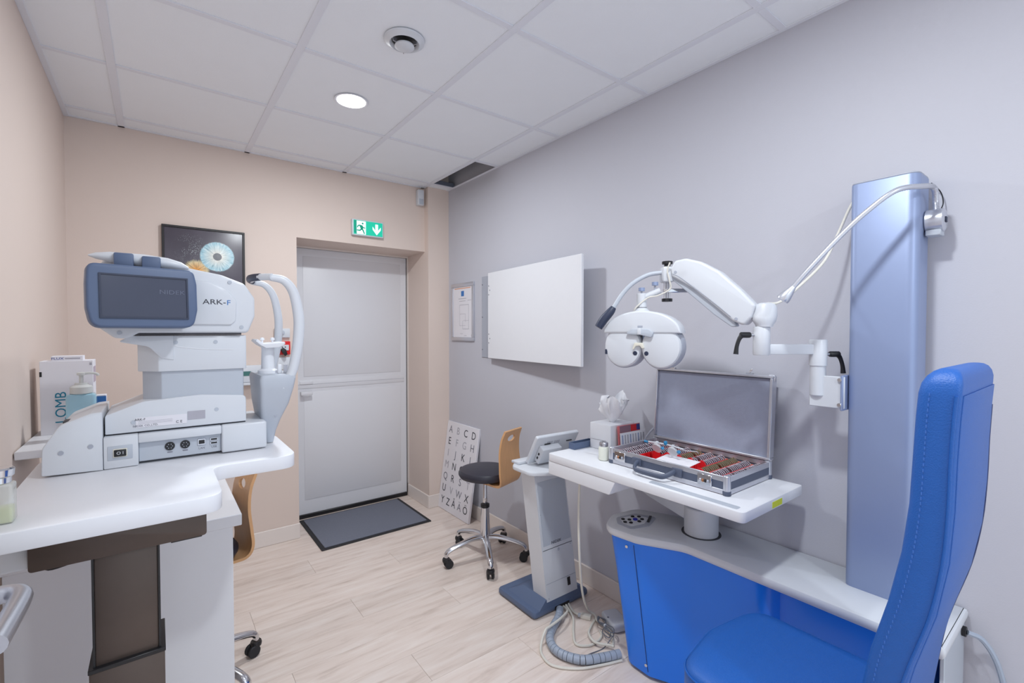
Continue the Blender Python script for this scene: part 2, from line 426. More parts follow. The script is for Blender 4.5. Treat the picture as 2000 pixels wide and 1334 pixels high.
# ------------------------------------------------------------------ ceiling fittings
def downlight(x, y, label):
    t = thing('downlight', label, 'ceiling light', (x, y, ZC), group='round ceiling downlights')
    add('trim_ring', lathe([(.066, .0), (.074, -.002), (.078, 0), (.066, .002)], (x, y, ZC-.003), seg=40), M_TBAR, t)
    add('diffuser', lathe([(0, 0), (.066, 0), (.066, -.001), (0, -.0018)], (x, y, ZC-.003), seg=40), M_LAMP, t)
    l = bpy.data.lights.new('lamp', 'AREA'); l.shape = 'DISK'; l.size = .13; l.energy = LAMP_POWER; l.color = LAMP_COLOR
    lo = bpy.data.objects.new('lamp', l); COL.objects.link(lo); lo.parent = t; lo.location = (0, 0, -.008)
downlight(.765, 2.275, 'round glowing downlight in the ceiling in front of the exit door')
downlight(.765, .475, 'round ceiling downlight above the blue examination chair')
downlight(.765, -1.325, 'round ceiling downlight near the open entrance')
t = thing('air_vent', 'round white ceiling air vent with a domed centre disc', 'vent', (.768, 1.678, ZC))
add('vent_rim', lathe([(.046, .004), (.049, -.010), (.056, -.016), (.074, -.006), (.076, .0), (.060, 0)], (.768, 1.678, ZC-.003), seg=40), M_PLAST, t)
add('vent_throat', lathe([(0, .0005), (.050, .0005), (.050, -.0015), (0, -.0015)], (.768, 1.678, ZC-.0045), seg=32), M_BLACK, t)
add('vent_disc', lathe([(0, -.034), (.026, -.032), (.037, -.026), (.036, -.021), (0, -.018)], (.768, 1.678, ZC-.003), seg=32), M_PLAST, t)
for a in range(3): add('vent_clip', xf(box(.035, .051, -.002, .002, ZC-.026, ZC-.012), Matrix.Translation((.768, 1.678, 0)) @ Matrix.Rotation(R(70+120*a), 4, 'Z')), M_STEEL, t)

# ------------------------------------------------------------------ wall fittings
# framed print: origin at the iris centre
cx, cz = .302, 1.826
t = thing('framed_print', 'black-framed photo print of a blue iris and a dissolving orange iris', 'picture', (cx, YB, cz))
x0, x1, z0, z1 = .035, .446, 1.56, 1.987
bm = new()
for b4 in ((x0, x1, z1-.012, z1), (x0, x1, z0, z0+.012), (x0, x0+.012, z0+.012, z1-.012), (x1-.012, x1, z0+.012, z1-.012)): merge(bm, box(b4[0], b4[1], YB-.022, YB, b4[2], b4[3], .001, 1))
add('frame', bm, M_FRAMEB, t, smooth=False); add('print', box(x0+.012, x1-.012, YB-.014, YB-.008, z0+.012, z1-.012), M_IRIS, t, smooth=False)
# exit sign
t = thing('exit_sign', 'glowing green exit sign with running figure and down arrow above the door', 'sign', (1.22, YB, 2.115))
add('housing', box(1.106, 1.334, YB-.03, YB, 2.058, 2.172, .004, 2), M_PLAST, t)
ys = YB-.0305
face = add('sign_face', box(1.116, 1.326, ys-.0008, ys+.001, 2.066, 2.164), M_EXITG, t, smooth=False)
def flat(name, pts, m, off, par=None): return add(name, prism(pts, 'y', ys-off-.0008, ys-off+.0002), m, par or face, smooth=False)
flat('doorway', [(1.136, 2.068), (1.202, 2.068), (1.202, 2.160), (1.136, 2.160)], M_EXITW, .0010)
flat('door_leaf', [(1.118, 2.076), (1.137, 2.068), (1.137, 2.162), (1.118, 2.162)], M_EXITG2, .0012)
flat('arrow', [(1.272, 2.150), (1.292, 2.150), (1.292, 2.105), (1.312, 2.132), (1.312, 2.112), (1.282, 2.074), (1.252, 2.112), (1.252, 2.132), (1.272, 2.105)], M_EXITW, .0010)
def limb(a, b, w):
    a, b = Vector(a), Vector(b); n = Vector((-(b-a).y, (b-a).x)).normalized()*w
    return [tuple(a+n), tuple(b+n), tuple(b-n), tuple(a-n)]
bm = new()
for a, b, w in (((1.164, 2.129), (1.176, 2.105), .007), ((1.166, 2.131), (1.148, 2.128), .0032), ((1.148, 2.129), (1.142, 2.113), .003), ((1.173, 2.130), (1.184, 2.114), .003), ((1.184, 2.115), (1.199, 2.114), .003), ((1.174, 2.107), (1.158, 2.093), .0038), ((1.160, 2.094), (1.138, 2.094), .0034), ((1.175, 2.107), (1.184, 2.092), .004), ((1.183, 2.094), (1.192, 2.072), .0036)):
    merge(bm, prism(limb(a, b, w*1.3), 'y', ys-.0023, ys-.0012))
merge(bm, prism([(1.179+.007*math.cos(k*math.pi/6), 2.144+.007*math.sin(k*math.pi/6)) for k in range(12)], 'y', ys-.0023, ys-.0012))
add('running_figure', bm, M_EXITG2, face, smooth=False)
# motion detector
t = thing('motion_detector', 'small white motion detector high in the corner by the pier', 'sensor', (1.64, YB, 2.40))
add('casing', box(1.605, 1.655, YB-.045, YB, 2.345, 2.463, .006, 2), M_PLAST, t); add('lens', box(1.612, 1.648, YB-.049, YB-.043, 2.352, 2.392, .004, 2), M_PLAST2, t)
# sockets
t = thing('socket_strip', 'white wall socket above the red socket', 'socket', (.65, YB, 1.375))
add('cover', box(.606, .70, YB-.018, YB, 1.338, 1.398, .004, 2), M_PLAST, t); add('outlet', cyl((.652, YB-.017, 1.37), YN, .016, .004), M_PLAST2, t); add('plug', cyl((.652, YB-.02, 1.366), YN, .006, .03), M_STEEL, t)
t = thing('red_socket', 'red wall socket with a black plug in it', 'socket', (.64, YB, 1.26))
add('cover', box(.598, .70, YB-.022, YB, 1.228, 1.315, .004, 2), M_REDSOCK, t)
add('outlet', box(.616, .69, YB-.028, YB-.02, 1.255, 1.292, .002, 1), M_PLAST, t)
for dx in (.634, .65, .668): add('pin_hole', box(dx-.003, dx+.003, YB-.0288, YB-.0275, 1.274, 1.281), M_BLACK, t)
add('plug', prism([(.636, 1.262), (.652, 1.274), (.668, 1.262), (.676, 1.232), (.664, 1.220), (.650, 1.240)], 'y', YB-.055, YB-.026, .003), M_BLACK, t)
t = thing('wall_trunking', 'white cable trunking on the beige wall below the sockets', 'trunking', (.65, YB, 1.2))
add('channel', box(.585, .70, YB-.02, YB, 1.130, 1.212, .004, 2), M_PLAST, t); add('divider', box(.607, .609, YB-.0208, YB-.019, 1.135, 1.208), M_GROOVE, t)
t = thing('wall_unit', 'small white wall unit with a green display window', 'device', (.47, YB, 1.12))
add('casing', box(.36, .535, YB-.05, YB, 1.065, 1.168, .005, 2), M_PLAST, t); add('display', box(.38, .525, YB-.0515, YB-.0485, 1.105, 1.133), M_GREENLED, t)
add('ledge', box(.35, .545, YB-.065, YB, 1.048, 1.064, .002, 1), M_PLAST, t)
# evacuation plan on the right wall
xw = XR
t = thing('plan_frame', 'small framed floor plan sheet in an aluminium clip frame', 'picture', (xw, 3.043, 1.525))
bm = new(); a0, a1, z0, z1 = 2.880, 3.205, 1.308, 1.745
for b4 in ((a0, a1, z1-.028, z1), (a0, a1, z0, z0+.028), (a0, a0+.026, z0+.028, z1-.028), (a1-.026, a1, z0+.028, z1-.028)): merge(bm, box(xw-.014, xw, b4[0], b4[1], b4[2], b4[3], .003, 2))
add('frame', bm, M_ALU, t); sh = add('sheet', box(xw-.006, xw-.003, a0+.024, a1-.024, z0+.026, z1-.026), M_PAPER, t, smooth=False)
def wq(name, ya, yb, za, zb, m, par=sh, x=xw-.0062): return add(name, box(x-.0004, x+.0003, ya, yb, za, zb), m, par, smooth=False)
wq('header_band', 2.93, 3.16, 1.702, 1.708, mat('orange_print', (226, 160, 120), .7)); wq('logo', 3.022, 3.062, 1.645, 1.685, M_BLUEP)
for ya, yb, za, zb in ((2.99, 3.10, 1.625, 1.629), (3.0, 3.09, 1.607, 1.61), (2.92, 2.97, 1.61, 1.613)): wq('caption', ya, yb, za, zb, M_LIGHTP)
for ya, yb, za, zb in ((2.955, 3.085, 1.578, 1.581), (2.955, 2.958, 1.395, 1.581), (3.082, 3.085, 1.42, 1.581), (2.955, 3.04, 1.395, 1.398), (3.0, 3.085, 1.51, 1.512), (3.0, 3.002, 1.45, 1.51), (2.955, 3.03, 1.46, 1.462), (3.04, 3.042, 1.395, 1.46), (3.0, 3.082, 1.422, 1.424), (3.04, 3.075, 1.36, 1.362), (2.985, 3.02, 1.345, 1.348), (2.91, 2.92, 1.34, 1.356)): wq('plan_line', ya, yb, za, zb, M_LIGHTP)
# hinged wall panel
t = thing('wall_panel', 'large blank white panel hinged off a grey plate on the wall', 'panel', (xw, 2.7, 1.48))
add('mount_plate', box(xw-.006, xw, 2.655, 2.782, 1.193, 1.767, .003, 1), M_GPLATE, t)
pm = frame_m((xw-.020, 2.655, 1.195), (-.0805, -.9968, 0), (0, 0, 1))   # local x along the leaf, local z towards the room
leaf = add('panel_leaf', xf(box(0, .965, 0, .585, 0, .018, .002, 1), pm), M_WHITE, t)
for zc in (1.33, 1.66):
    hn = add('hinge', box(xw-.016, xw-.005, 2.650, 2.672, zc-.045, zc+.045, .002, 1), mat('hinge_bronze', (150, 132, 122), .4, metal=.4), t)
for zc in (1.30, 1.33, 1.36, 1.63, 1.66, 1.69):
    add('screw', xf(lathe([(.0045, .0), (.0045, .001), (.002, .002)], (.012+(.014 if zc in (1.33, 1.66) else 0), zc-1.195, .018), (0, 0, 1), 8), pm), M_GREYP, t)
for zc in (1.25, 1.48, 1.71): add('screw', cyl((xw-.006, 2.772, zc), (-1, 0, 0), .005, .002, 8), M_GREYP, t)

# ------------------------------------------------------------------ floor things near the door
t = thing('door_mat', 'grey ribbed entrance mat with black rubber border by the door', 'mat', (1.19, 3.31, 0))
add('rubber_border', prism(rpoly([(.81, 3.02, .01), (1.575, 3.02, .01), (1.575, 3.60, .01), (.81, 3.60, .01)]), 'z', 0, .006, .002), M_RUBBER, t)
add('pile', prism(rpoly([(.835, 3.045, .006), (1.55, 3.045, .006), (1.55, 3.58, .006), (.835, 3.58, .006)]), 'z', .0055, .010, .0015), M_MAT, t)

t = thing('letter_board', 'white alphabet board with grey letters leaning against the wall', 'board', (1.80, 3.03, 0))
bw, bh = .45, .675
BM = frame_m((1.752, 3.258, 0.002), (0, -1, 0), (.145, 0, .9894))   # x along board, y up the board, z towards the room
add('board', xf(box(0, bw, 0, bh, -.018, 0, .002, 1), BM), M_PAPER, t)
rows = ['ABCD', 'EFGH', 'IJKL', 'MNOP', 'QRST', 'UVWX', 'YZÅÄÖ']
shade = {'A': 1, 'B': 2, 'C': 0, 'D': 0, 'E': 0, 'F': 2, 'G': 2, 'H': 1, 'I': 2, 'J': 1, 'K': 0, 'L': 1, 'M': 2, 'N': 0, 'O': 0, 'P': 1, 'Q': 1, 'R': 0, 'S': 1, 'T': 2, 'U': 0, 'V': 2, 'W': 1, 'X': 0, 'Y': 0, 'Z': 0, 'Å': 0, 'Ä': 1, 'Ö': 0}
bx3 = BM.to_3x3() @ Vector((1, 0, 0)); by3 = BM.to_3x3() @ Vector((0, 1, 0))
for r, s in enumerate(rows):
    n = len(s)
    for k, ch in enumerate(s):
        lx = (.062+k*.109) if n == 4 else (.062+k*.082); ly = bh-.062-r*.0905
        if ch in 'ÅÄÖ': ly += .006
        text('letter', ch, .078, BM @ Vector((lx, ly, .0004)), bx3, by3, (M_DARKP, M_GREYP, M_LIGHTP)[shade[ch]], t, .0006)

# ------------------------------------------------------------------ stools
def build_stool(label, loc, rz, leg0):
    t = thing('wheeled_stool', label, 'stool', loc, rz, group='black-seated wheeled stools')
    W = WM[t.name]
    def A(n, bm, m, p=t, **k): return add(n, bm, m, p, local=True, **k)
    A('hub', lathe([(.026, .10), (.030, .115), (.030, .16), (.025, .30), (.025, .315), (.021, .32)], seg=20), M_CHROME)
    A('lift_collar', lathe([(.021, .315), (.027, .318), (.027, .335), (.021, .338)], seg=20), M_BLACK)
    A('gas_lift', lathe([(.014, .32), (.014, .37), (.0155, .372), (.0155, .376), (.014, .378), (.014, .50)], seg=16), M_CHROME)
    for k in range(5):
        a = R(leg0+72*k); d = Vector((math.cos(a), math.sin(a), 0)); s = Vector((-d.y, d.x, 0))
        path = [d*.015+Vector((0, 0, .135)), d*.08+Vector((0, 0, .137)), d*.16+Vector((0, 0, .122)), d*.225+Vector((0, 0, .102)), d*.247+Vector((0, 0, .085)), d*.25+Vector((0, 0, .066))]
        lg = A('leg', tube(path, lambda u: .021-.006*u, 10, smooth=4, flat=(1, .75)), M_CHROME)
        ca = A('caster', lathe([(.010, .058), (.020, .060), (.023, .052), (.021, .040), (.010, .036)], tuple(d*.25), seg=14), M_BLACK)
        for q in (-1, 1):
            c = d*.235+s*(.006 if q > 0 else -.021)
            bm = lathe([(.006, 0), (.022, .001), (.025, .004), (.025, .011), (.022, .0145), (.006, .015)], (c.x, c.y, .0252), tuple(s), 18)
            A('caster_wheel', bm, M_RUBBER, ca)
    A('seat', lathe([(0, .500), (.13, .500), (.150, .506), (.160, .522), (.160, .534), (.150, .549), (.12, .556), (0, .558)], seg=40), M_SEATB)
    A('seat_plate', lathe([(0, .488), (.10, .488), (.105, .499), (0, .499)], seg=24), M_BLACK)
    # bent plywood back: profile in (r, z), swept over a width that narrows upward
    prof = crom([(-.04, .484, 0), (.06, .484, 0), (.135, .484, 0), (.172, .494, 0), (.188, .53, 0), (.184, .60, 0), (.178, .68, 0), (.186, .755, 0), (.208, .812, 0)], 6)
    n = len(prof); rings = []; th = .011
    for i, p in enumerate(prof):
        dd = (prof[min(i+1, n-1)]-prof[max(i-1, 0)]).normalized(); nn = Vector((-dd.y, dd.x, 0)); u = i/(n-1)
        hw = .055+.05*min(1, u*1.8) if u < .56 else .105-.022*((u-.56)/.44)
        a = p+nn*th/2; b = p-nn*th/2
        rings.append([(a.x, -hw, a.y), (a.x, hw, a.y), (b.x, hw, b.y), (b.x, -hw, b.y)])
    pl_ = bev(loft(rings), .0025, 2, 60)
    hole = xf(lathe([(.024, -.06), (.024, .06)], (.18, 0, .762), XP, 20), Matrix.Translation((0, 0, .762)) @ Matrix.Diagonal((1, 1.5, .8, 1)) @ Matrix.Translation((0, 0, -.762)))
    A('backrest', bool_diff(pl_, hole), M_WOOD)
    return t
build_stool('wheeled stool with black round seat and bent plywood back beside the letter board', (1.573, 2.326, 0), R(-72), 27)
build_stool('wheeled stool with bent plywood back pushed under the white desk', (.092, 2.13, 0), R(10), 12)

# ------------------------------------------------------------------ left: desk, shelf, instrument table
t = thing('desk', 'white desk with thick top and plain front panel behind the instrument table', 'desk', (-.06, 2.2, 0))
add('desk_top', box(XL+.002, .232, 1.86, 2.62, .702, .742, .002, 1), M_WHITE, t)
add('front_panel', box(XL+.014, .205, 1.866, 1.884, .0, .702, .001, 1), M_WHITE, t)
add('rear_panel', box(XL+.014, -.02, 2.59, 2.61, .0, .702, .001, 1), M_DOOR, t)

t = thing('wall_shelf', 'short white wall shelf in the corner carrying a carton', 'shelf', (-.2, 2.3, .98))
add('board', box(XL+.003, .05, 2.10, 2.50, .974, 1.0, .002, 1), M_WHITE, t); add('bracket', box(-.30, -.285, 2.16, 2.40, .93, .974, .002, 1), M_BROWN, t)

t = thing('carton', 'tall white carton with vertical teal lettering', 'box', (-.26, 2.40, 1.0))
add('carton_body', box(-.335, -.190, 2.375, 2.475, 1.0, 1.270, .001, 1), M_PAPER, t, smooth=False)
text('lettering', 'LOMB', .044, (-.279, 2.3745, 1.098), (0, 0, 1), (-1, 0, 0), M_TEAL, t, .0006)
add('side_window', box(-.1905, -.1893, 2.385, 2.46, 1.185, 1.245), mat('mauve_print', (186, 170, 184), .7), t)
add('corner_mark', box(-.3355, -.329, 2.3743, 2.376, 1.214, 1.232), M_BLACK, t); add('top_print', box(-.2, -.193, 2.3744, 2.3755, 1.252, 1.262), M_LIGHTP, t)
t = thing('small_carton', 'flat white box with blue print lying on the tall carton', 'box', (-.26, 2.41, 1.2702))
add('carton_body', box(-.305, -.218, 2.382, 2.44, 1.2702, 1.288, .001, 1), M_PAPER, t, smooth=False)
text('lettering', 'FLUX', .012, (-.288, 2.3817, 1.2785), XP, ZP, mat('navy_print', (40, 70, 150), .6), t, .0006, xs=1.2); add('faint_print', box(-.268, -.226, 2.3816, 2.3826, 1.276, 1.281), M_LIGHTP, t)

t = thing('gel_dispenser', 'pump bottle filled with clear blue gel in front of the carton', 'bottle', (-.212, 2.25, 1.0))
add('bottle_body', prism(rpoly([(-.252, 2.222, .012), (-.172, 2.222, .012), (-.172, 2.278, .012), (-.252, 2.278, .012)]), 'z', 1.0, 1.158, .008, 3), M_GEL, t)
add('collar', lathe([(.028, 1.158), (.031, 1.160), (.031, 1.182), (.026, 1.187), (.019, 1.190), (.018, 1.196)], (-.212, 2.25, 0), seg=24), M_PUMP, t)
add('pump_stem', lathe([(.006, 1.196), (.006, 1.222), (.012, 1.224), (.012, 1.232), (.004, 1.235)], (-.212, 2.25, 0), seg=16), M_PUMP, t)
add('spout', tube([(-.212, 2.25, 1.229), (-.185, 2.25, 1.230), (-.170, 2.25, 1.226), (-.166, 2.25, 1.220)], .0045, 8, smooth=4), M_PUMP, t)
t = thing('blue_packet', 'small blue and white packet beside the gel bottle', 'box', (-.175, 2.33, 1.0))
add('packet', box(-.188, -.150, 2.31, 2.35, 1.0, 1.142, .001, 1), M_PAPER, t, smooth=False); add('print_band', box(-.1885, -.1495, 2.3095, 2.3105, 1.09, 1.138), M_BLUEP, t)

ZT = 1.02
t = thing('instrument_table', 'white motorised instrument table on a brown telescopic column', 'table', (-.055, 1.36, 0))
top = rpoly([(-.258, 1.20, .02), (.116, 1.20, .045), (.116, 1.46, .035), (.326, 1.46, .05), (.326, 1.80, .05), (-.258, 1.80, .02)], 8)
add('table_top', prism(top, 'z', ZT-.038, ZT, .003, 2), M_WHITE, t)
hd = add('head_plate', prism(rpoly([(-.206, .902, .008), (.090, .902, .008), (.090, .981, 0), (-.206, .981, 0)]), 'y', 1.30, 1.316, .001), M_BROWN, t)
add('head_beam', box(-.15, .04, 1.316, 1.50, .93, .981, .002, 1), M_BROWN, t)
add('inner_column', box(-.111, -.002, 1.318, 1.43, .55, .93, .003, 2), M_BROWN, t)
oc = add('outer_column', box(-.121, .008, 1.308, 1.44, .03, .662, .003, 2), M_BROWN, t)
add('collar_edge', box(-.1225, .0095, 1.3065, 1.4415, .655, .664, .001, 1), M_BLACK, oc)
for x0 in (-.113, -.001): add('column_edge', box(x0-.0015, x0+.0025, 1.314, 1.322, .664, .90), M_BLACK, t)
add('foot_bar', box(-.30, .19, 1.25, 1.33, 0, .03, .006, 2), M_BROWN, t); add('foot_spine', box(-.10, -.01, 1.33, 1.78, 0, .03, .006, 2), M_BROWN, t)
add('hand_switch', box(.022, .082, 1.318, 1.36, .893, .900, .001, 1), M_BLACK, t)
pb = add('power_box', box(-.255, -.212, 1.34, 1.60, .895, .968, .006, 2), M_PLAST, t); add('box_strip', box(-.2555, -.2115, 1.338, 1.60, .958, .981), M_COND, pb)
add('control_lead', tube([(-.19, 1.33, .91), (-.18, 1.325, .893), (-.14, 1.322, .899), (-.10, 1.325, .906)], .0025, 6, smooth=5), M_BLACK, t)

t = thing('lidded_bottle', 'square glass bottle with metal lid and pale yellow liquid', 'bottle', (-.232, 1.272, ZT))
gb = rpoly([(-.256, 1.255, .006), (-.216, 1.255, .006), (-.216, 1.292, .006), (-.256, 1.292, .006)])
add('glass_body', prism(gb, 'z', ZT, ZT+.074, .005, 3), M_GLASSJ, t)
add('liquid', prism(rpoly([(-.2535, 1.2575, .005), (-.2185, 1.2575, .005), (-.2185, 1.2895, .005), (-.2535, 1.2895, .005)]), 'z', ZT+.002, ZT+.030, .002), M_LIQ, t)
add('lid', lathe([(.014, ZT+.074), (.016, ZT+.076), (.0165, ZT+.086), (.020, ZT+.089), (.021, ZT+.101), (.018, ZT+.104), (0, ZT+.104)], (-.236, 1.2735, 0), seg=24), M_CHROME, t)

# ------------------------------------------------------------------ autorefractor
t = thing('autorefractor', 'white desktop eye refractor with slate screen, head unit and chin rest', 'eye instrument', (0, 1.7, ZT))
Y0, Y1 = 1.60, 1.835
f = ZT+.001
base = add('base_front', prism(rpoly([(-.226, f+.004, .006), (-.112, f, 0), (-.112, 1.172, .004), (-.135, 1.170, .01), (-.192, 1.146, .03), (-.224, 1.092, .03)]), 'y', Y0-.008, Y1+.005, .005, 3), M_PLAST, t)
for xx in (-.19, -.135): add('screw_recess', cyl((xx, Y0-.0085, 1.078+(xx+.19)*.15), YN, .0055, .001, 14), M_GPLATE, base)
add('wrist_slot', box(-.188, -.158, 1.615, 1.66, 1.143, 1.152), M_SEAM, base)
b2 = add('switch_block', box(-.111, -.040, Y0-.006, Y1, f, 1.104, .003, 2), M_PLAST, t)
bz = add('switch_recess', box(-.103, -.052, Y0-.0075, Y0-.0055, 1.043, 1.080, .003, 2), M_PLAST2, b2)
add('switch_frame', box(-.092, -.063, Y0-.0095, Y0-.007, 1.050, 1.072, .001, 1), M_IVORY, b2)
sw = add('power_switch', box(-.090, -.065, Y0-.0125, Y0-.009, 1.052, 1.070, .002, 2), M_BLACK, b2); text('switch_mark', 'O I', .011, (-.0775, Y0-.0128, 1.061), XP, ZP, M_PLAST, b2, .0005)
b3 = add('port_block', box(-.040, .150, Y0+.008, Y1, f+.006, 1.104, .002, 1), M_PLAST2, t)
add('brow_cover', box(-.040, .150, Y0-.006, Y0+.01, 1.080, 1.104, .003, 2), M_PLAST, t)
b4 = add('base_rear', box(.150, .269, Y0-.006, Y1, f+.002, 1.104, .006, 3), M_PLAST, t)
yp = Y0+.008
for xx in (.028, .063):
    dn = add('round_port', cyl((xx, yp+.001, 1.060), YN, .0115, .004, 20), M_BLACK, b3)
    for k in range(6): add('port_pin', cyl((xx+.006*math.cos(k*1.047), yp-.003, 1.060+.006*math.sin(k*1.047)), YN, .0013, .0006, 6), M_GPLATE, dn)
ln = add('network_port', box(.092, .112, yp-.003, yp+.002, 1.052, 1.071, .001, 1), M_ALU, b3); add('port_opening', box(.095, .109, yp-.0034, yp-.0028, 1.056, 1.067), M_BLACK, ln)
for zz in (1.055, 1.0655):
    us = add('usb_port', box(.1225, .1415, yp-.003, yp+.002, zz-.0045, zz+.0045, .0005, 1), M_ALU, b3); add('port_opening', box(.1245, .1395, yp-.0034, yp-.0028, zz-.0025, zz+.0025), M_BLACK, us)
for xx, s in ((.102, 'LAN'), (.132, 'USB')): text('port_name', s, .008, (xx, yp-.0003, 1.043), XP, ZP, M_GREYP, b3, .0005)
for xx in (.028, .063): add('port_mark', box(xx-.006, xx+.006, yp-.0005, yp+.0005, 1.0415, 1.0445), M_GREYP, b3)
# travelling carriage
ca = add('carriage', prism(rpoly([(-.108, 1.108, .003), (.216, 1.108, .003), (.216, 1.186, .012), (.10, 1.197, .05), (-.03, 1.189, .03), (-.108, 1.158, .008)]), 'y', Y0+.012, Y1-.005, .004, 3), M_PLAST, t)
add('gap_line', box(-.106, .215, Y0+.020, Y1-.01, 1.1035, 1.1085), M_SEAM, ca)
lb = add('rating_label', box(-.045, .068, Y0+.0108, Y0+.0122, 1.119, 1.146), M_PAPER, ca); add('small_label', box(.070, .112, Y0+.0108, Y0+.0122, 1.128, 1.152), M_LIGHTP, ca)
text('label_line', 'ARK-F', .0085, (-.036, Y0+.0105, 1.1405), XP, ZP, M_DARKP, ca, .0005); text('label_line', 'NIDEK CO.,LTD.', .0075, (-.024, Y0+.0105, 1.1235), XP, ZP, M_GREYP, ca, .0005); text('label_line', 'C E', .010, (.050, Y0+.0105, 1.1255), XP, ZP, M_DARKP, ca, .0005)
for i in range(3): add('label_rule', box(-.040, .035, Y0+.0105, Y0+.011, 1.1285+i*.0032, 1.1292+i*.0032), M_LIGHTP, ca)
for xx in (-.05, .14): add('screw_recess', cyl((xx, Y0+.0118, 1.145+(.006 if xx > 0 else -.01)), YN, .0055, .001, 14), M_PLAST2, ca)
plan_lo = [(-.030, 1.665), (.012, Y0+.022), (.212, Y0+.022), (.214, Y1-.01), (-.030, Y1-.01)]
tl = add('lower_tower', prism(rpoly([p+(.006,) for p in plan_lo], 3), 'z', 1.175, 1.275, .001, 1), M_PLAST2, t)
plan_hi = [(-.040, 1.66), (.006, Y0+.014), (.219, Y0+.014), (.220, Y1-.005), (-.040, Y1-.005)]
th_ = add('upper_tower', prism(rpoly([p+(.006,) for p in plan_hi], 3), 'z', 1.268, 1.368, .002, 2), M_PLAST, t)
add('tower_bracket', prism(rpoly([(-.080, 1.352, .004), (-.05, 1.368, .006), (.04, 1.368, 0), (.04, 1.30, 0), (.012, 1.305, .01), (-.015, 1.338, .03)]), 'y', Y0+.011, Y1-.01, .003, 2), M_PLAST, t)
add('tower_groove', tube([(.0, Y0+.0138, 1.352), (.06, Y0+.0138, 1.335), (.13, Y0+.0138, 1.327), (.185, Y0+.0138, 1.326)], .0012, 6, smooth=6), M_WHITE, th_)
for xx in (.045, .14): add('screw_recess', cyl((xx, Y0+.0138, 1.349), YN, .0055, .001, 14), M_PLAST2, th_)
# head
hp_ = rpoly([(-.128, 1.40, .02), (-.085, 1.362, .02), (-.06, 1.360, 0), (-.035, 1.375, .008), (.222, 1.375, .014), (.241, 1.425, .02), (.241, 1.480, .02), (.214, 1.522, .02), (.155, 1.545, .06), (.06, 1.561, .05), (-.11, 1.566, .02)], 6)
he = add('head_unit', prism(hp_, 'y', Y0, Y1-.01, .012, 4), M_PLAST, t)
add('head_underline', box(-.045, .205, Y0+.006, Y0+.02, 1.3695, 1.3755), M_SEAM, he)
cov = rpoly([(.085, 1.398, 0), (.178, 1.398, .01), (.190, 1.410, .01), (.193, 1.470, .015), (.165, 1.505, .02), (.125, 1.522, .03), (.085, 1.527, 0)], 5)
sc = add('side_cover', prism(cov, 'y', Y0-.006, Y0+.004, .004, 3), M_PLAST, he)
text('model_name', 'ARK-', .0205, (.137, Y0-.0064, 1.464), XP, ZP, M_DARKP, he, .0006, xs=1.25); text('model_letter', 'F', .0205, (.172, Y0-.0064, 1.463), XP, ZP, M_BLUEP, he, .0006, xs=1.1)
for xx, zz in ((.176, 1.524), (.205, 1.392), (-.075, 1.376)): add('screw_recess', cyl((xx, Y0-.0005, zz), YN, .0055, .0012, 14), M_PLAST2, he)
hb = add('carry_handle', loft([[(x, 1.585+r*1.25*math.cos(a*math.pi/8), 1.566+zc+r*math.sin(a*math.pi/8)) for a in range(16)] for x, r, zc in ((-.132, .002, .006), (-.118, .008, .006), (-.09, .0135, .005), (-.02, .0155, .003), (.03, .0145, -.001), (.06, .0105, -.006), (.076, .004, -.011))]), M_PLAST, t)
for xx, dz in ((-.062, -.003), (-.006, -.007)): add('handle_clamp', box(xx-.020, xx+.020, 1.556, 1.602, 1.545+dz, 1.584+dz, .004, 2), M_BEZEL, t)
SM = Matrix.Translation((-.022, 1.530, 1.466)) @ Matrix.Rotation(R(11), 4, 'Z') @ Matrix.Rotation(R(-4), 4, 'X')
outl = rpoly([(-.105, -.078, .028), (.103, -.078, .026), (.113, -.03, .03), (.113, .040, .03), (.106, .078, .018), (-.110, .078, .018), (-.113, .03, .03), (-.113, -.03, .03)], 6)
mo = add('monitor', xf(prism(outl, 'y', -.020, .022, .006, 3), SM), M_BEZEL, t)
ins = rpoly([(-.086, -.052, .002), (.087, -.052, .002), (.087, .050, .002), (-.086, .050, .002)], 2)
bm = new()
for q in ((-.090, -.086, -.056, .054), (.087, .091, -.056, .054)): merge(bm, box(q[0], q[1], -.0235, -.019, q[2], q[3]))
for q in ((-.086, .087, -.056, -.052), (-.086, .087, .050, .054)): merge(bm, box(q[0], q[1], -.0235, -.019, q[2], q[3]))
add('screen_rim', xf(bm, SM), M_NAVY, mo, smooth=False)
add('screen', xf(prism(ins, 'y', -.0212, -.0195), SM), M_SCREEN, mo, smooth=False)
v3 = SM.to_3x3()
text('screen_text', 'NIDEK', .0155, SM @ Vector((.056, -.0216, .014)), v3 @ Vector((1, 0, 0)), v3 @ Vector((0, 0, 1)), M_SCRTXT, mo, .0005, xs=1.25)
# chin rest
cr = [(.285, 1.548), (.325, 1.540), (.352, 1.505), (.366, 1.44), (.368, 1.385), (.360, 1.31), (.344, 1.245), (.318, 1.20)]
def post(y, dx, k):
    return tube([(x+dx, y, z) for x, z in cr], lambda u: k*(.0095+.004*math.sin(u*math.pi)+.002*u), 12, smooth=6, flat=(.9, 1.15))
cs = add('chin_rest_frame', post(1.612, 0, 1.), M_PLAST, t); add('chin_rest_frame', post(1.81, -.022, .8), M_PLAST, t)
add('forehead_bar', tube([(.290, 1.606, 1.549), (.262, 1.64, 1.549), (.250, 1.706, 1.549), (.255, 1.77, 1.549), (.270, 1.812, 1.549)], .0105, 12, smooth=6), M_PLAST, t)
add('forehead_pad', tube([(.262, 1.635, 1.549), (.247, 1.67, 1.549), (.2425, 1.706, 1.549), (.247, 1.742, 1.549), (.262, 1.777, 1.549)], .0115, 12, smooth=6, flat=(.7, 1)), M_NAVY, t)
secs = []
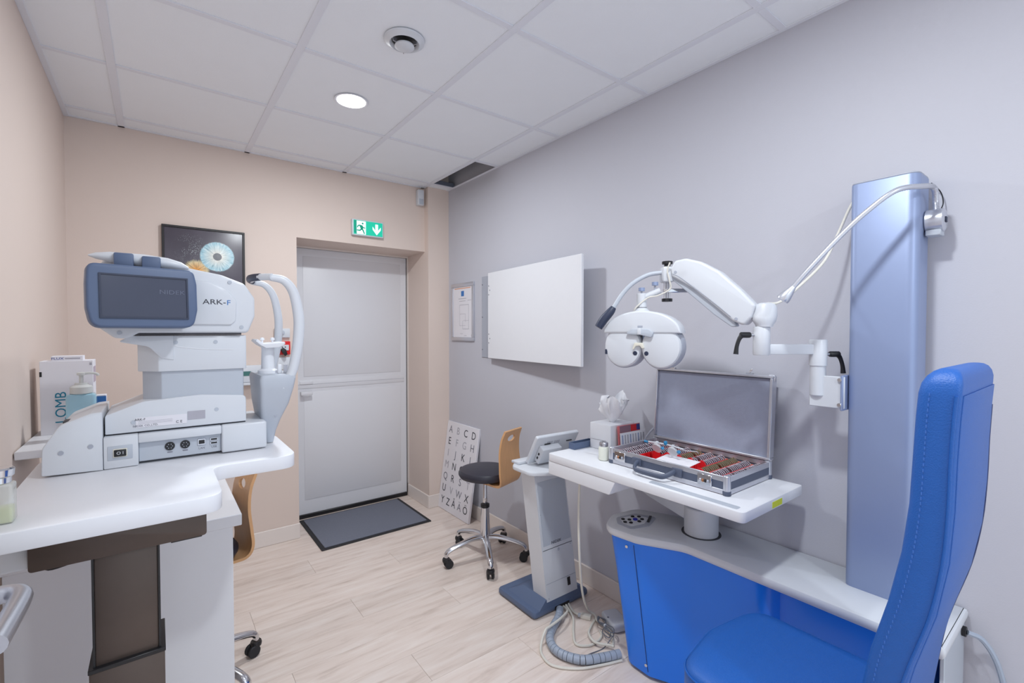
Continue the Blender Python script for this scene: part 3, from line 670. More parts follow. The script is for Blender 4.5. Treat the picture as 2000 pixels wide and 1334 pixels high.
for z, xa, xb, ya, yb in ((1.022, .278, .300, 1.66, 1.75), (1.06, .272, .306, 1.65, 1.76), (1.10, .262, .318, 1.635, 1.777), (1.15, .256, .338, 1.615, 1.797), (1.20, .254, .350, 1.602, 1.81), (1.232, .252, .356, 1.598, 1.814), (1.243, .256, .352, 1.602, 1.81)):
    secs.append([(p[0], p[1], z) for p in rpoly([(xa, ya, .012), (xb, ya, .012), (xb, yb, .012), (xa, yb, .012)], 4)])
bw_ = add('rest_body', loft(secs), M_PLAST2, t); add('screw_recess', cyl((.300, 1.6305, 1.113), YN, .004, .0015, 12), M_GPLATE, bw_)
add('rest_stem', lathe([(.030, 1.243), (.030, 1.252), (.020, 1.258), (.0185, 1.325), (.022, 1.334)], (.292, 1.70, 0), seg=24), M_WHITE, t)
cup = add('chin_cup', prism(rpoly([(.250, 1.349, .004), (.264, 1.336, .006), (.280, 1.326, .004), (.318, 1.328, .006), (.336, 1.338, .003), (.336, 1.346, .003), (.272, 1.341, .004), (.256, 1.356, .003)], 4), 'y', 1.655, 1.748, .003, 2), M_WHITE, t)
for xx in (.276, .306): add('paper_pin', lathe([(.003, 1.338), (.003, 1.350), (.007, 1.352), (.006, 1.358), (0, 1.360)], (xx, 1.70, 0), seg=12), M_WHITE, cup)
for xx in (.32, .338): add('guide_post', box(xx-.006, xx+.006, 1.66, 1.672, 1.243, 1.272, .002, 2), M_WHITE, t)

# ------------------------------------------------------------------ refraction unit along the right wall
U = thing('refraction_unit', 'blue and white refraction unit with a tall grey column, swing arm and tray table', 'eye instrument', (1.70, .85, 0))
ZK = .58
top_o = rpoly([(1.566, .255, .01), (1.855, .255, .01), (1.855, 1.03, .08), (1.775, 1.20, .08), (1.72, 1.325, .08), (1.575, 1.345, .10), (1.462, 1.285, .07), (1.480, 1.14, .10), (1.566, .985, .10)], 8)
def inset(pts, d, cx=None):
    n = len(pts); out = []
    for i in range(n):
        p, a, b = Vector(pts[i]), Vector(pts[i-1]), Vector(pts[(i+1) % n])
        e = (b-a); e = e.normalized() if e.length > 1e-9 else Vector((1, 0)); nn = Vector((-e.y, e.x)); out.append(tuple(p+nn*d))
    return out
bm = loft([[p+(z,) for p in inset(top_o, d)] for z, d in ((ZK-.040, .022), (ZK-.034, .008), (ZK-.022, .001), (ZK-.010, .0), (ZK-.003, .003), (ZK, .010))])
kt = add('console_top', bm, M_PLAST, U)
lo_o = [p for p in inset(top_o, .020) if not (p[0] < 1.66 and p[1] < .9)]+[(1.586, .80), (1.588, .735), (1.600, .705), (1.625, .690), (1.650, .680), (1.655, .30)]
body = add('console_body', loft([[((p[0]-1.70)*(1-.0*k)+1.70+(.055*k*max(0, (p[1]-.9)/.4) if p[0] < 1.66 else 0), p[1]-.055*k*max(0, (p[1]-.9)/.4), z) for p in lo_o] for z, k in ((.015, 1.), (.20, .66), (.40, .3), (ZK-.038, 0.))]), M_BLUE, U, ang=50)
def on_body(y, z, off=.0):   # point on the flank near the rounded end
    k = (ZK-.038-z)/(ZK-.053); best = None
    for a, b in zip(lo_o, lo_o[1:]+lo_o[:1]):
        for q in range(9):
            s = q/8; x, yy = a[0]+(b[0]-a[0])*s, a[1]+(b[1]-a[1])*s
            if x > 1.66: continue
            g = max(0, (yy-.9)/.4); X_, Y_ = x+.055*k*g, yy-.055*k*g
            if best is None or abs(Y_-y) < best[0]: best = (abs(Y_-y), X_)
    return (best[1]-off, y, z)
seam = [on_body(1.165-.05*(1-z/.54), z, .0005) for z in (.03, .12, .22, .32, .42, .53)]
add('panel_seam', tube(seam, .0013, 6, smooth=4), M_SHELL, body)
for yv, z in ((1.195, .515), (1.125, .055)): add('panel_screw', cyl(on_body(yv, z, .0), (-1, -.25, 0), .006, .004, 12), M_CHROME, body)
for zz in (ZK,):
    kp = add('control_panel', prism(rpoly([(1.515, 1.19, .02), (1.60, 1.165, .01), (1.70, 1.20, .02), (1.66, 1.285, .03), (1.56, 1.305, .03), (1.515, 1.26, .02)], 6), 'z', zz-.002, zz+.002, .001), M_GPLATE, kt)
    add('panel_inlay', prism(rpoly([(1.535, 1.205, .015), (1.60, 1.19, .01), (1.665, 1.215, .015), (1.64, 1.27, .02), (1.565, 1.287, .02), (1.535, 1.25, .015)], 5), 'z', zz+.002, zz+.0028), M_PLAST, kp)
    for kx, ky in ((1.565, 1.272), (1.582, 1.252), (1.548, 1.247), (1.562, 1.228), (1.620, 1.265), (1.640, 1.247), (1.60, 1.215), (1.628, 1.222)): add('control_key', lathe([(.008, .0), (.008, .003), (.006, .0045), (0, .005)], (kx, ky, zz+.0025), seg=12), M_BLACK, kp)
    add('control_key', lathe([(.010, .0), (.010, .004), (.008, .006), (0, .0065)], (1.603, 1.238, zz+.0025), seg=14), M_BLUEKEY, kp, label='blue round key')
    add('key_strip', xf(box(-.005, .005, -.035, .035, 0, .002), Matrix.Translation((1.655, 1.205, zz+.0028)) @ Matrix.Rotation(R(-62), 4, 'Z')), M_BLACK, kp)
# near end: cable inlet
add('end_panel', box(1.60, 1.845, .262, .272, .18, .54, .002, 1), M_PLAST2, U); add('cable_inlet', cyl((1.81, .262, .53), YN, .014, .010, 16), M_BLACK, U)
# column
colp = rpoly([(1.722, .356, .030), (1.846, .356, .020), (1.846, .522, .010), (1.722, .522, .022)], 7)
cl = add('column', prism(colp, 'z', ZK-.001, 1.833, .002, 2), M_COLUMN, U)
add('column_cap', prism([(1.784+(p[0]-1.784)*.985, .439+(p[1]-.439)*.985) for p in colp], 'z', 1.833, 1.838, .002), M_GPLATE, cl)
# tray table
ZTR = .84
to = add('tray_table', prism(rpoly([(1.378, .672, .02), (1.80, .672, .012), (1.80, 1.54, .02), (1.378, 1.54, .015)], 5), 'z', ZTR-.034, ZTR, .003, 2), M_WHITE, U)
add('tray_drawer', prism(rpoly([(1.19, .748, .012), (1.538, .748, .004), (1.538, ZTR-.034, 0), (1.16, ZTR-.034, 0)], 4), 'x', 1.380, 1.70, .003, 2), M_WHITE, to)
add('tray_groove', prism(rpoly([(1.392, .70, .008), (1.42, .70, .008), (1.42, 1.02, .008), (1.392, 1.02, .008)], 4), 'z', ZTR-.0005, ZTR+.0008), M_PLAST2, to)
add('sticker', box(1.565, 1.635, .6712, .6722, .811, .831), M_YELLOW, to)
piv = add('tray_pivot', lathe([(.064, ZK-.002), (.064, ZK+.104), (.061, ZK+.107), (0, ZK+.107)], (1.713, 1.003, 0), seg=36), M_PLAST, U)
add('pivot_socket', lathe([(.064, ZK), (.074, ZK), (.074, ZK+.0012), (.064, ZK+.0012)], (1.713, 1.003, 0), seg=36), M_SEAM, kt)
add('pivot_lid', lathe([(.058, ZK+.1065), (.060, ZK+.108), (.058, ZK+.112), (0, ZK+.112)], (1.713, 1.003, 0), seg=36), M_GPLATE, piv)
ar = add('tray_arm', prism(rpoly([(1.00, ZK+.035, 0), (1.00, ZK+.107, 0), (1.075, ZK+.108, .02), (1.15, ZTR-.035, .01), (1.29, ZTR-.035, 0), (1.29, ZK+.115, .03), (1.22, ZK+.088, .03)], 5), 'x', 1.675, 1.75, .004, 2), M_PLAST, U)
add('arm_plate', box(1.655, 1.77, 1.10, 1.33, ZTR-.052, ZTR-.034, .002, 1), M_PLAST, U); add('arm_bolt', cyl((1.675, 1.245, ZTR-.085), (-1, 0, 0), .008, .004, 12), M_GPLATE, ar)
# instrument arm
br = add('bracket_plate', box(1.694, 1.704, .520, .618, 1.138, 1.238, .002, 1), M_PLAST, U)
add('bracket_flange', box(1.69, 1.80, .522, .530, 1.132, 1.242, .002, 1), M_COLUMN, U)
for zz in (1.15, 1.228): add('bracket_bolt', cyl((1.694, .532, zz), (-1, 0, 0), .006, .006, 10), M_CHROME, br)
add('pivot_post', lathe([(.020, 1.172), (.0225, 1.175), (.0225, 1.267)], (1.704, .597, 0), seg=28), M_PLAST, U)
add('pivot_joint', lathe([(.0225, 1.267), (.0225, 1.2685), (.0255, 1.2695), (.0255, 1.350), (.0235, 1.353), (0, 1.353)], (1.704, .597, 0), seg=28), M_PLAST, U)
A1, A2 = Vector((1.704, .597, 1.33)), Vector((1.548, .704, 1.33))
du = (A2-A1).normalized(); dn_ = Vector((du.y, -du.x, 0))
lk = add('arm_link', xf(box(.012, (A2-A1).length-.012, -.0115, .0115, -.0165, .0165, .003, 2), frame_m(A1+Vector((0, 0, -.008)), du, Vector((0, 0, 1)).cross(du))), M_PLAST, U)
add('elbow_post', lathe([(.023, 1.303), (.025, 1.306), (.025, 1.392), (.023, 1.395)], (1.548, .704, 0), seg=28), M_PLAST, U)
def clamp_lever(org, out, side):
    """ratchet lever: stud leaves org along out, grip sags down and to the side"""
    o, out, side = Vector(org), Vector(out).normalized(), Vector(side).normalized()
    bm = tube([o, o+out*.014], .005, 10); l = add('clamp_stud', bm, M_STEEL, U)
    e = o+out*.012
    add('clamp_hub', tube([e, e+out*.004, e+out*.03, e+out*.033], [.008, .0095, .0095, .007], 14), M_BLACK, l)
    h0 = e+out*.025
    add('clamp_grip', tube([h0, h0+side*.010-Vector((0, 0, .012)), h0+side*.018-Vector((0, 0, .036)), h0+side*.021-Vector((0, 0, .062))], lambda u: .0085-.003*math.sin(u*2.6)+.001*u, 10, smooth=5), M_BLACK, l)
rtv = Vector((.794, -.607, 0))
clamp_lever(Vector((1.548, .704, 1.368))-rtv*.024, -rtv, -rtv)
clamp_lever(Vector((1.704, .597, 1.306))+rtv*.0245, rtv, rtv*.5)
hubm = Vector((1.562, .696, 1.43))
add('arm_hub', loft([[(hubm.x+dx+rx*math.cos(a*math.pi/10)*.794+ry*math.sin(a*math.pi/10)*.607, hubm.y+rx*math.cos(a*math.pi/10)*-.607+ry*math.sin(a*math.pi/10)*.794, z) for a in range(20)] for z, rx, ry, dx in ((1.394, .024, .024, -.014), (1.402, .028, .026, -.013), (1.414, .036, .029, -.014), (1.428, .038, .030, -.012), (1.442, .036, .030, -.008), (1.456, .034, .029, -.006), (1.466, .028, .025, -.006), (1.471, .016, .016, -.006))]), M_PLAST, U)
uh = Vector((-.218, .976, 0)); HO = Vector((1.548, .704, 0)); HM = frame_m(HO, uh, (0, 0, 1))     # local x along the arm, y up, z across (right-hand side)
hsg = rpoly([(.012, 1.463, .01), (.058, 1.516, .03), (.123, 1.580, .05), (.182, 1.617, .05), (.234, 1.634, .04), (.272, 1.629, .015), (.288, 1.602, .01), (.283, 1.574, .01), (.207, 1.527, .02), (.138, 1.466, .02), (.078, 1.412, .02), (.045, 1.398, .015), (.022, 1.424, .01)], 6)
ah = add('arm_housing', xf(prism(hsg, 'z', -.034, .034, .010, 4), HM), M_PLAST, U)
low = rpoly([(.283, 1.585, .01), (.207, 1.533, .01), (.138, 1.474, .01), (.078, 1.416, .01), (.070, 1.396, .005), (.085, 1.394, .01), (.14, 1.435, .02), (.21, 1.498, .02), (.288, 1.566, .008)], 4)
add('arm_tie_bar', xf(prism(low, 'z', -.022, .022, .004, 3), HM), M_PLAST2, U)
nearside = -.0345 if (HM.to_3x3() @ Vector((0, 0, 1))).dot(Vector((-.8, -.6, 0))) < 0 else .0345
add('housing_seam', xf(tube([(.278, 1.583, nearside), (.243, 1.562, nearside), (.138, 1.476, nearside), (.084, 1.428, nearside)], .0011, 6, smooth=5), HM), M_GPLATE, ah)
for q in ((.268, 1.588), (.068, 1.420)): add('housing_screw', xf(lathe([(.005, -.0012), (.005, .0012)], (q[0], q[1], nearside), (0, 0, 1), 10), HM), M_GPLATE, ah)
# fork block with clamp screw and grip handle
FB = Vector((1.476, 1.000, 0)); RT = Vector((.794, -.607, 0)); FW = Vector((.607, .794, 0))
def L_(u, v, z): return Vector((FB.x, FB.y, 0))+RT*u+FW*v+Vector((0, 0, z))
def lbox(u0, u1, v0, v1, z0, z1, b=.003): return xf(box(u0, u1, v0, v1, z0, z1, b, 2), frame_m((FB.x, FB.y, 0), RT, FW, (0, 0, 1)))
add('fork_block', lbox(-.026, .016, -.026, .026, 1.556, 1.612, .008), M_PLAST, U)
add('clamp_screw', tube([L_(-.004, 0, 1.500), L_(-.004, 0, 1.625)], .0045, 10), M_STEEL, U)
def knob(name, u, v, z, r, h, m, n=10):
    bm = new(); ring = []
    for zz in (z, z+h):
        ring.append([(L_(u, v, zz)+Vector((rr*math.cos(a), rr*math.sin(a), 0))) for a, rr in [(k*math.pi/n, r*(1 if k % 2 else .88)) for k in range(2*n)]])
    return add(name, bev(loft(ring), .001, 1, 60), m, U)
knob('clamp_knob', -.004, 0, 1.622, .0185, .010, M_BLACK); knob('clamp_knob', -.004, 0, 1.487, .0185, .011, M_BLACK)
add('knob_neck', tube([L_(-.004, 0, 1.606), L_(-.004, 0, 1.625)], .011, 14), M_BLACK, U)
for du_ in (-.011, .004): add('guide_rod', tube([L_(du_, .004, 1.50), L_(du_, .004, 1.56)], .004, 10), M_CHROME, U)
add('slide_bar', lbox(-.018, .075, -.006, .006, 1.520, 1.534, .002), M_CHROME, U)
add('grip_stalk', tube([L_(-.022, 0, 1.592), L_(-.07, .012, 1.585), L_(-.122, .02, 1.556), L_(-.160, .026, 1.516), L_(-.193, .03, 1.464)], .0078, 12, smooth=6), M_PLAST2, U)
gp = [L_(-.191, .03, 1.468), L_(-.202, .031, 1.452), L_(-.226, .033, 1.424), L_(-.246, .034, 1.394)]
add('grip', tube(gp, lambda u: .0105+.006*math.sin(u*2.4), 14, smooth=6), M_NAVY, U)

# ------------------------------------------------------------------ phoropter
PC = Vector((1.415, 1.058, 0))
PT = thing('phoropter', 'white twin-lobed refractor head hanging from the swing arm', 'eye instrument', (PC.x, PC.y, 1.27))
nrm = (Vector((-.80, -.60, 0))+.34*Vector((-.794, .607, 0))).normalized(); ux = Vector((-nrm.y, nrm.x, 0)); ux = ux if ux.dot(RT) > 0 else -ux
PM = frame_m((PC.x, PC.y, 1.365), ux, -nrm, (0, 0, 1))        # local x right, y away from the viewer, z up
def pa(n, bm, m, p=PT): return add(n, xf(bm, PM), m, p)
for sx in (-1, 1):
    cx_ = sx*.0685
    r = .073
    EL = Matrix.Translation((0, 0, -.040)) @ Matrix.Diagonal((1, 1, 1.10, 1))
    lo = pa('lens_housing', xf(lathe([(r-.010, -.026), (r-.003, -.024), (r, -.018), (r, .030), (r-.006, .036)], (cx_, 0, 0), (0, 1, 0), 48), EL), M_GPLATE)
    pa('lens_cover', xf(lathe([(0, -.042), (r-.016, -.0405), (r-.008, -.037), (r-.004, -.028), (r-.006, -.022), (0, -.022)], (cx_, 0, 0), (0, 1, 0), 48), EL), M_PLAST, lo)
    pa('eyepiece', lathe([(0, -.002), (.0065, -.002), (.008, 0), (.008, .004)], (sx*.0205, -.0405, -.064), (0, 1, 0), 18), M_NAVY, lo)
pa('side_window', box(-.134, -.125, -.0395, -.02, -.070, -.052), M_NAVY)
dome = [(-.138, .008)]+[(.138*math.cos(a), .008+.080*math.sin(a)) for a in [math.pi-math.pi*k/24 for k in range(1, 24)]]+[(.138, .008)]
dm = pa('dome_cover', prism(dome, 'y', -.046, .040, .007, 3), M_PLAST)
pa('dome_gap', box(-.10, .098, -.034, .03, .0035, .0085), M_SEAM, dm)
pa('model_plate', box(-.010, .008, -.0468, -.0455, .028, .035), M_GPLATE, dm)
pa('forehead_rest', prism(rpoly([(-.050, .008, .008), (-.03, .022, .01), (.03, .022, .01), (.048, .008, .006), (.040, -.006, .006), (.0, .002, .01), (-.042, .004, .006)], 5), 'y', -.054, -.04, .004), M_PLAST2)
pa('centre_clip', box(-.008, .006, -.060, -.05, .003, .026, .003), M_PLAST)
pa('centre_rod', tube([(.008, -.03, .002), (.008, -.03, -.03)], .004, 8), M_KNOB)
pa('nose_rest', prism(rpoly([(-.028, -.050, .005), (-.02, -.026, .006), (.010, -.026, .006), (.014, -.046, .006), (.006, -.046, .004), (.0, -.036, .006), (-.016, -.038, .006), (-.022, -.050, .003)], 4), 'y', -.052, -.036, .003), M_IVORY)
pa('dome_neck', lathe([(.032, .076), (.030, .088), (.021, .096), (.021, .10)], (-.010, 0, 0), seg=24), M_PLAST)
pa('neck_ring', lathe([(.0185, .099), (.0185, .102)], (-.010, 0, 0), seg=24), M_SEAM)
pa('neck_post', lathe([(.018, .102), (.018, .150), (.016, .152), (0, .152)], (-.010, 0, 0), seg=24), M_PLAST)
nb = (PM @ Vector((-.010, 0, .135))); nb2 = L_(-.030, -.004, 1.527)
add('hanger_arm', tube([nb, nb.lerp(nb2, .5), nb2], .011, 12), M_PLAST, PT)
for q in (nb.lerp(nb2, 0), nb.lerp(nb2, .72)):
    bm = loft([[(q+Vector((rr*math.cos(a), rr*math.sin(a), zz))) for a, rr in [(k*math.pi/8, .0115*(1 if k % 2 else .9)) for k in range(16)]] for zz in (.026, .0385)])
    kb = add('adjust_knob', bev(bm, .001, 1, 60), M_KNOB, PT); add('knob_stud', tube([q+Vector((0, 0, .008)), q+Vector((0, 0, .027))], .0035, 8), M_GPLATE, kb)
pl_ = [PM @ Vector((-.032, -.015, .082)), PM @ Vector((-.024, -.025, .10)), nb.lerp(nb2, .3)+Vector((-.012, -.012, -.008)), nb.lerp(nb2, .8)+Vector((-.012, -.014, -.014)), L_(-.004, -.032, 1.530), L_(-.008, -.036, 1.560), L_(-.016, -.038, 1.595), L_(-.010, -.046, 1.622)]
add('lead', tube(pl_, .0028, 8, smooth=7), M_CABLE, PT)

# ------------------------------------------------------------------ gooseneck lamp and the arm lead
G = thing('gooseneck_lamp', 'flexible silver gooseneck lamp clipped to the top of the column', 'lamp', (1.795, .335, 1.70))
mb = add('mount', xf(lathe([(.030, 0), (.033, .003), (.033, .040), (.028, .043)], (1.80, .3555, 1.700), (0, -1, 0), 28), Matrix.Identity(4)), M_ALU, G)
add('switch', box(1.793, 1.807, .309, .314, 1.692, 1.708, .001, 1), M_NAVY, mb)
add('mount_foot', box(1.775, 1.822, .318, .352, 1.655, 1.672, .002, 1), M_PLAST2, mb)
gpts = [(1.800, .333, 1.728), (1.790, .333, 1.758), (1.752, .330, 1.784), (1.690, .340, 1.780), (1.62, .384, 1.766), (1.589, .444, 1.713), (1.566, .498, 1.652), (1.528, .562, 1.563), (1.510, .598, 1.510)]
pts = crom(gpts, 24); 
add('gooseneck', tube(pts, [.0078 if k % 2 else .0070 for k in range(len(pts))], 10), M_ALU, G)
gd = (Vector(gpts[-1])-Vector(gpts[-2])).normalized()
add('lamp_head', lathe([(.007, -.004), (.009, .002), (.0155, .024), (.0185, .040), (.0175, .046), (.012, .044), (0, .042)], gpts[-1], tuple(gd), 24), M_ALU, G)
add('arm_cable', tube([(1.832, .44, 1.842), (1.843, .48, 1.852), (1.815, .535, 1.81), (1.750, .56, 1.696), (1.712, .586, 1.605), (1.646, .634, 1.523), (1.592, .668, 1.474), (1.552, .692, 1.468)], .0042, 8, smooth=8), M_CABLE, U, label='pale cable looping from the column top to the arm')
single('lamp_cable', tube([(1.835, .352, 1.82), (1.842, .332, 1.79), (1.838, .325, 1.755), (1.822, .33, 1.728)], .0016, 6, smooth=8), M_BLACK, 'thin black wire curling behind the lamp mount', 'cable', loc=(1.835, .34, 1.77))

# ------------------------------------------------------------------ trial lens case on the tray
K = thing('trial_lens_case', 'open aluminium trial lens case with slate sides and grey lined lid', 'case', (1.63, 1.02, ZTR))
cx0, cx1, cy0, cy1, zb = 1.477, 1.787, .772, 1.272, ZTR+.0005
hB = .062
def ringbox(x0, x1, y0, y1, z0, z1, w, b=.001):
    bm = new()
    for q in ((x0, x1, y0, y0+w), (x0, x1, y1-w, y1), (x0, x0+w, y0+w, y1-w), (x1-w, x1, y0+w, y1-w)): merge(bm, box(q[0], q[1], q[2], q[3], z0, z1, b, 1))
    return bm
sh = add('case_shell', ringbox(cx0+.001, cx1-.001, cy0+.001, cy1-.001, zb+.003, zb+hB-.004, .004, 0), M_CASEB, K, smooth=False)
add('bottom_rail', ringbox(cx0, cx1, cy0, cy1, zb+.002, zb+.018, .006), M_ALU, K); add('top_rail', ringbox(cx0, cx1, cy0, cy1, zb+hB-.018, zb+hB, .007), M_ALU, K)
add('case_floor', box(cx0+.005, cx1-.005, cy0+.005, cy1-.005, zb+.003, zb+.006), M_RED, K, smooth=False)
for ix in (0, 1):
    for iy in (0, 1):
        ox, oy = (cx1-.008 if ix else cx0+.008), (cy1-.008 if iy else cy0+.008)
        c = add('corner_guard', lathe([(.012, zb+.006), (.012, zb+hB+.001), (.010, zb+hB+.003)], (ox, oy, 0), seg=16), M_ALU, K)
        add('corner_foot', lathe([(.0125, zb), (.0135, zb+.003), (.0135, zb+.013), (.0125, zb+.015)], (ox, oy, 0), seg=16), M_CASEB, c)
for yc in (.852, 1.215):
    lk = add('combination_lock', box(cx0-.007, cx0+.001, yc-.026, yc+.026, zb+.018, zb+hB-.006, .002, 1), M_CHROME, K)
    for q in range(4): add('dial', lathe([(.005, -.003), (.006, -.002), (.006, .002), (.005, .003)], (cx0-.006, yc-.014+q*.009, zb+.034), (0, 1, 0), 10), (M_GPLATE, M_BLACK, mat('dial_copper', (176, 120, 84), .35, metal=.6), M_ALU)[q], lk)
hy0, hy1 = .965, 1.125
add('handle', tube([(cx0-.004, hy0, zb+.036), (cx0-.024, hy0+.003, zb+.032), (cx0-.048, hy0+.018, zb+.022), (cx0-.054, hy0+.045, zb+.020), (cx0-.054, hy1-.045, zb+.020), (cx0-.048, hy1-.018, zb+.022), (cx0-.024, hy1-.003, zb+.032), (cx0-.004, hy1, zb+.036)], .0085, 12, smooth=5, flat=(.8, 1.1)), M_CASEB, K)
for yc in (hy0-.008, hy1+.008): add('handle_mount', box(cx0-.008, cx0+.001, yc-.020, yc+.020, zb+.020, zb+.05, .003, 2), M_CASEB, K)
# lid: stands a little beyond upright, hinged at the back
LM = Matrix.Translation((cx1-.012, 0, zb+hB+.004)) @ Matrix.Rotation(R(4), 4, 'Y')
lid = add('lid_shell', xf(box(.010, .026, cy0+.004, cy1-.004, .002, .306, .003, 2), LM), M_CASEB, K)
bm = new()
for q in ((cy0, cy1, 0, .010), (cy0, cy1, .300, .310), (cy0, cy0+.012, .010, .300), (cy1-.008, cy1, .010, .300)): merge(bm, box(-.004, .028, q[0], q[1], q[2], q[3], .002, 1))
add('lid_rim', xf(bm, LM), M_ALU, K)
add('lid_lining', xf(prism(rpoly([(cy0+.012, .010, .006), (cy1-.008, .010, .006), (cy1-.008, .300, .010), (cy0+.012, .300, .010)], 4), 'x', .005, .011), LM), M_LID, K, smooth=False)
add('lid_seam', xf(box(-.0042, .012, cy0+.0122, cy1-.0082, .2985, .3003), LM), M_SEAM, K)
for yc in (.862, 1.195):
    c = add('lid_catch', xf(box(.0, .016, yc-.012, yc+.012, .309, .316, .001, 1), LM), M_CHROME, K); add('catch_hook', xf(tube([(.006, yc, .314), (.002, yc-.004, .322), (.004, yc-.010, .330)], .003, 8), LM), M_CHROME, c)
for yc in (cy0+.003, cy1-.003): add('lid_corner', xf(tube([(.012, yc, .29), (.012, yc, .309), (.012, yc+(.016 if yc < 1 else -.016), .3095)], .006, 8, smooth=3), LM), M_ALU, K)
add('lid_stay', tube([(cx1-.10, cy1-.010, zb+hB-.006), (cx1-.045, cy1+.004, zb+hB+.02), (cx1-.01, cy1+.002, zb+hB+.042)], .004, 8, smooth=3), M_STEEL, K)
for yc in (cy0+.006, cy1-.006): add('hinge', tube([(cx1-.002, yc-.008, zb+hB+.002), (cx1-.002, yc+.008, zb+hB+.002)], .006, 10), M_CHROME, K)
# red slotted insert
ins_ = add('lens_insert', box(cx0+.008, cx1-.008, cy0+.008, cy1-.008, zb+.006, zb+.014), M_RED, K, smooth=False)
full = [.803, .850, 1.198, 1.243]; half = [.948, .995, 1.044, 1.094, 1.144]
xf0, xf1 = cx0+.035, cx1-.022
lens_rows = [(y, xf0, xf1, 21) for y in full]+[(.898, xf0+.02, xf1, 19)]+[(y, cx0+.150, xf1, 11) for y in half]
for y, a, b, n in lens_rows:
    for sgn in (-1, 1): add('slot_rail', box(a-.012, b+.004, y+sgn*.0222-.0018, y+sgn*.0222+.0018, zb+.014, zb+.042, .001, 1), M_RED, ins_)
    add('row_end', prism([(y+.018*math.cos(k*math.pi/8), zb+.036+.020*math.sin(k*math.pi/8)) for k in range(9)]+[(y-.018, zb+.014), (y+.018, zb+.014)], 'x', a-.012, a-.007), M_RED, ins_)
add('back_card', box(cx1-.016, cx1-.012, cy0+.01, cy1-.01, zb+.014, zb+.040), mat('tray_salmon', (240, 150, 120), .6), K)
# trial lenses: each one is a thing
lens_me = None; k = 0
rim = lathe([(.0142, -.0018), (.0184, -.0020), (.0190, -.0008), (.0190, .0008), (.0184, .0020), (.0142, .0018)], (0, 0, 0), (1, 0, 0), 14)
for f_ in [f for f in rim.faces if len(f.verts) > 4]: rim.faces.remove(f_)
vs = [v for v in rim.verts]; ri, ro = vs[-14:], vs[:14]
for q in range(14): rim.faces.new((ri[q], ri[(q+1) % 14], ro[(q+1) % 14], ro[q]))
merge(rim, box(-.0006, .0006, -.003, .003, .018, .0215))
rim.normal_update()
for f_ in rim.faces: f_.material_index = 1 if abs(f_.normal.x) > .8 and f_.calc_center_median().length < .0181 else 0
M_FLANK_SHADE = mat('lens_flank_shade', (112, 96, 106), .4)  # shade between the lenses, painted as a dark colour on the ring sides
lens_me = mesh_of(rim, [M_LENSRIM, M_FLANK_SHADE]); lens_me.name = 'trial_lens'
lens_gold = lens_me.copy(); lens_gold.materials.clear(); lens_gold.materials.append(mat('lens_rim_dark', (150, 140, 116), .25, metal=.4)); lens_gold.materials.append(mat('lens_flank_shade_dark', (74, 66, 60), .4))  # bronze copy, ring sides painted dark as shade too
for y, a, b, n in lens_rows:
    for q in range(n):
        if random.random() < .05: continue
        dark = (y == .898) or (y == 1.044) 
        o = bpy.data.objects.new('trial_lens', lens_gold if dark else lens_me); COL.objects.link(o)
        o.location = (a+(b-a)*(q+.5)/n, y, zb+.0335); o.rotation_euler = (0, R(random.uniform(-7, 7)), 0)
        place = {.803: 'in the long row nearest the yellow sticker', .850: 'in the second long row in from the yellow sticker', .898: 'in the long dark row', .948: 'in the short row beside the long dark row', .995: 'in the short row behind the paper slip', 1.044: 'in the short dark row behind the spectacles', 1.094: 'in the short row beyond the short dark row', 1.144: 'in the short row beside the far long rows', 1.198: 'in the second long row in from the leaflets', 1.243: 'in the long row nearest the leaflets'}[y]
        tag(o, ('bronze' if dark else 'silver')+'-rimmed trial lens '+place, 'lens', ('bronze' if dark else 'silver')+'-rimmed trial lenses in the case')
single('paper_slip', xf(box(-.045, .045, -.085, .055, 0, .0008), frame_m((1.540, 1.018, zb+.0545), (math.cos(.10), -.02, math.sin(.10)), (0, 1, 0))), M_PAPER, 'white paper slip lying on the lens rows of the open case', 'paper', loc=(1.540, 1.018, zb+.0545), smooth=False)
TF = thing('trial_spectacles', 'clear adjustable trial spectacles with blue knobs lying on paper', 'spectacles', (1.55, 1.06, zb+.062))
zf = zb+.072
for yc in (1.025, 1.095):
    rg = add('lens_cell', xf(lathe([(.017, -.004), (.020, -.004), (.020, .004), (.017, .004)], (1.550, yc, zf+.012), (.85, .0, .5), 24), Matrix.Identity(4)), mat('clear_plastic', (226, 228, 232), .15, alpha=.55), TF)
    add('axis_knob', cyl((1.545, yc-.026, zf+.016), (-.4, -.6, .3), .006, .009, 12), M_CYAN, rg); add('cell_clip', box(1.545, 1.556, yc-.004, yc+.004, zf+.028, zf+.038, .001, 1), M_PLAST, rg)
add('bridge_bar', tube([(1.556, .985, zf+.028), (1.556, 1.06, zf+.032), (1.556, 1.14, zf+.028)], .003, 8, smooth=4), M_PLAST, TF)
add('bridge_knob', cyl((1.556, 1.06, zf+.032), (-.3, 0, 1), .007, .011, 12), M_CYAN, TF)
for yc in (.988, 1.138): add('temple', tube([(1.556, yc, zf+.026), (1.585, yc+.006, zf+.016), (1.64, yc-.004, zf+.006), (1.655, yc-.004, zf-.003)], .0022, 6, smooth=5), M_PLAST, TF)
add('temple_tip', cyl((1.556, 1.142, zf+.026), (0, 1, 0), .005, .016, 10), M_CYAN, TF)
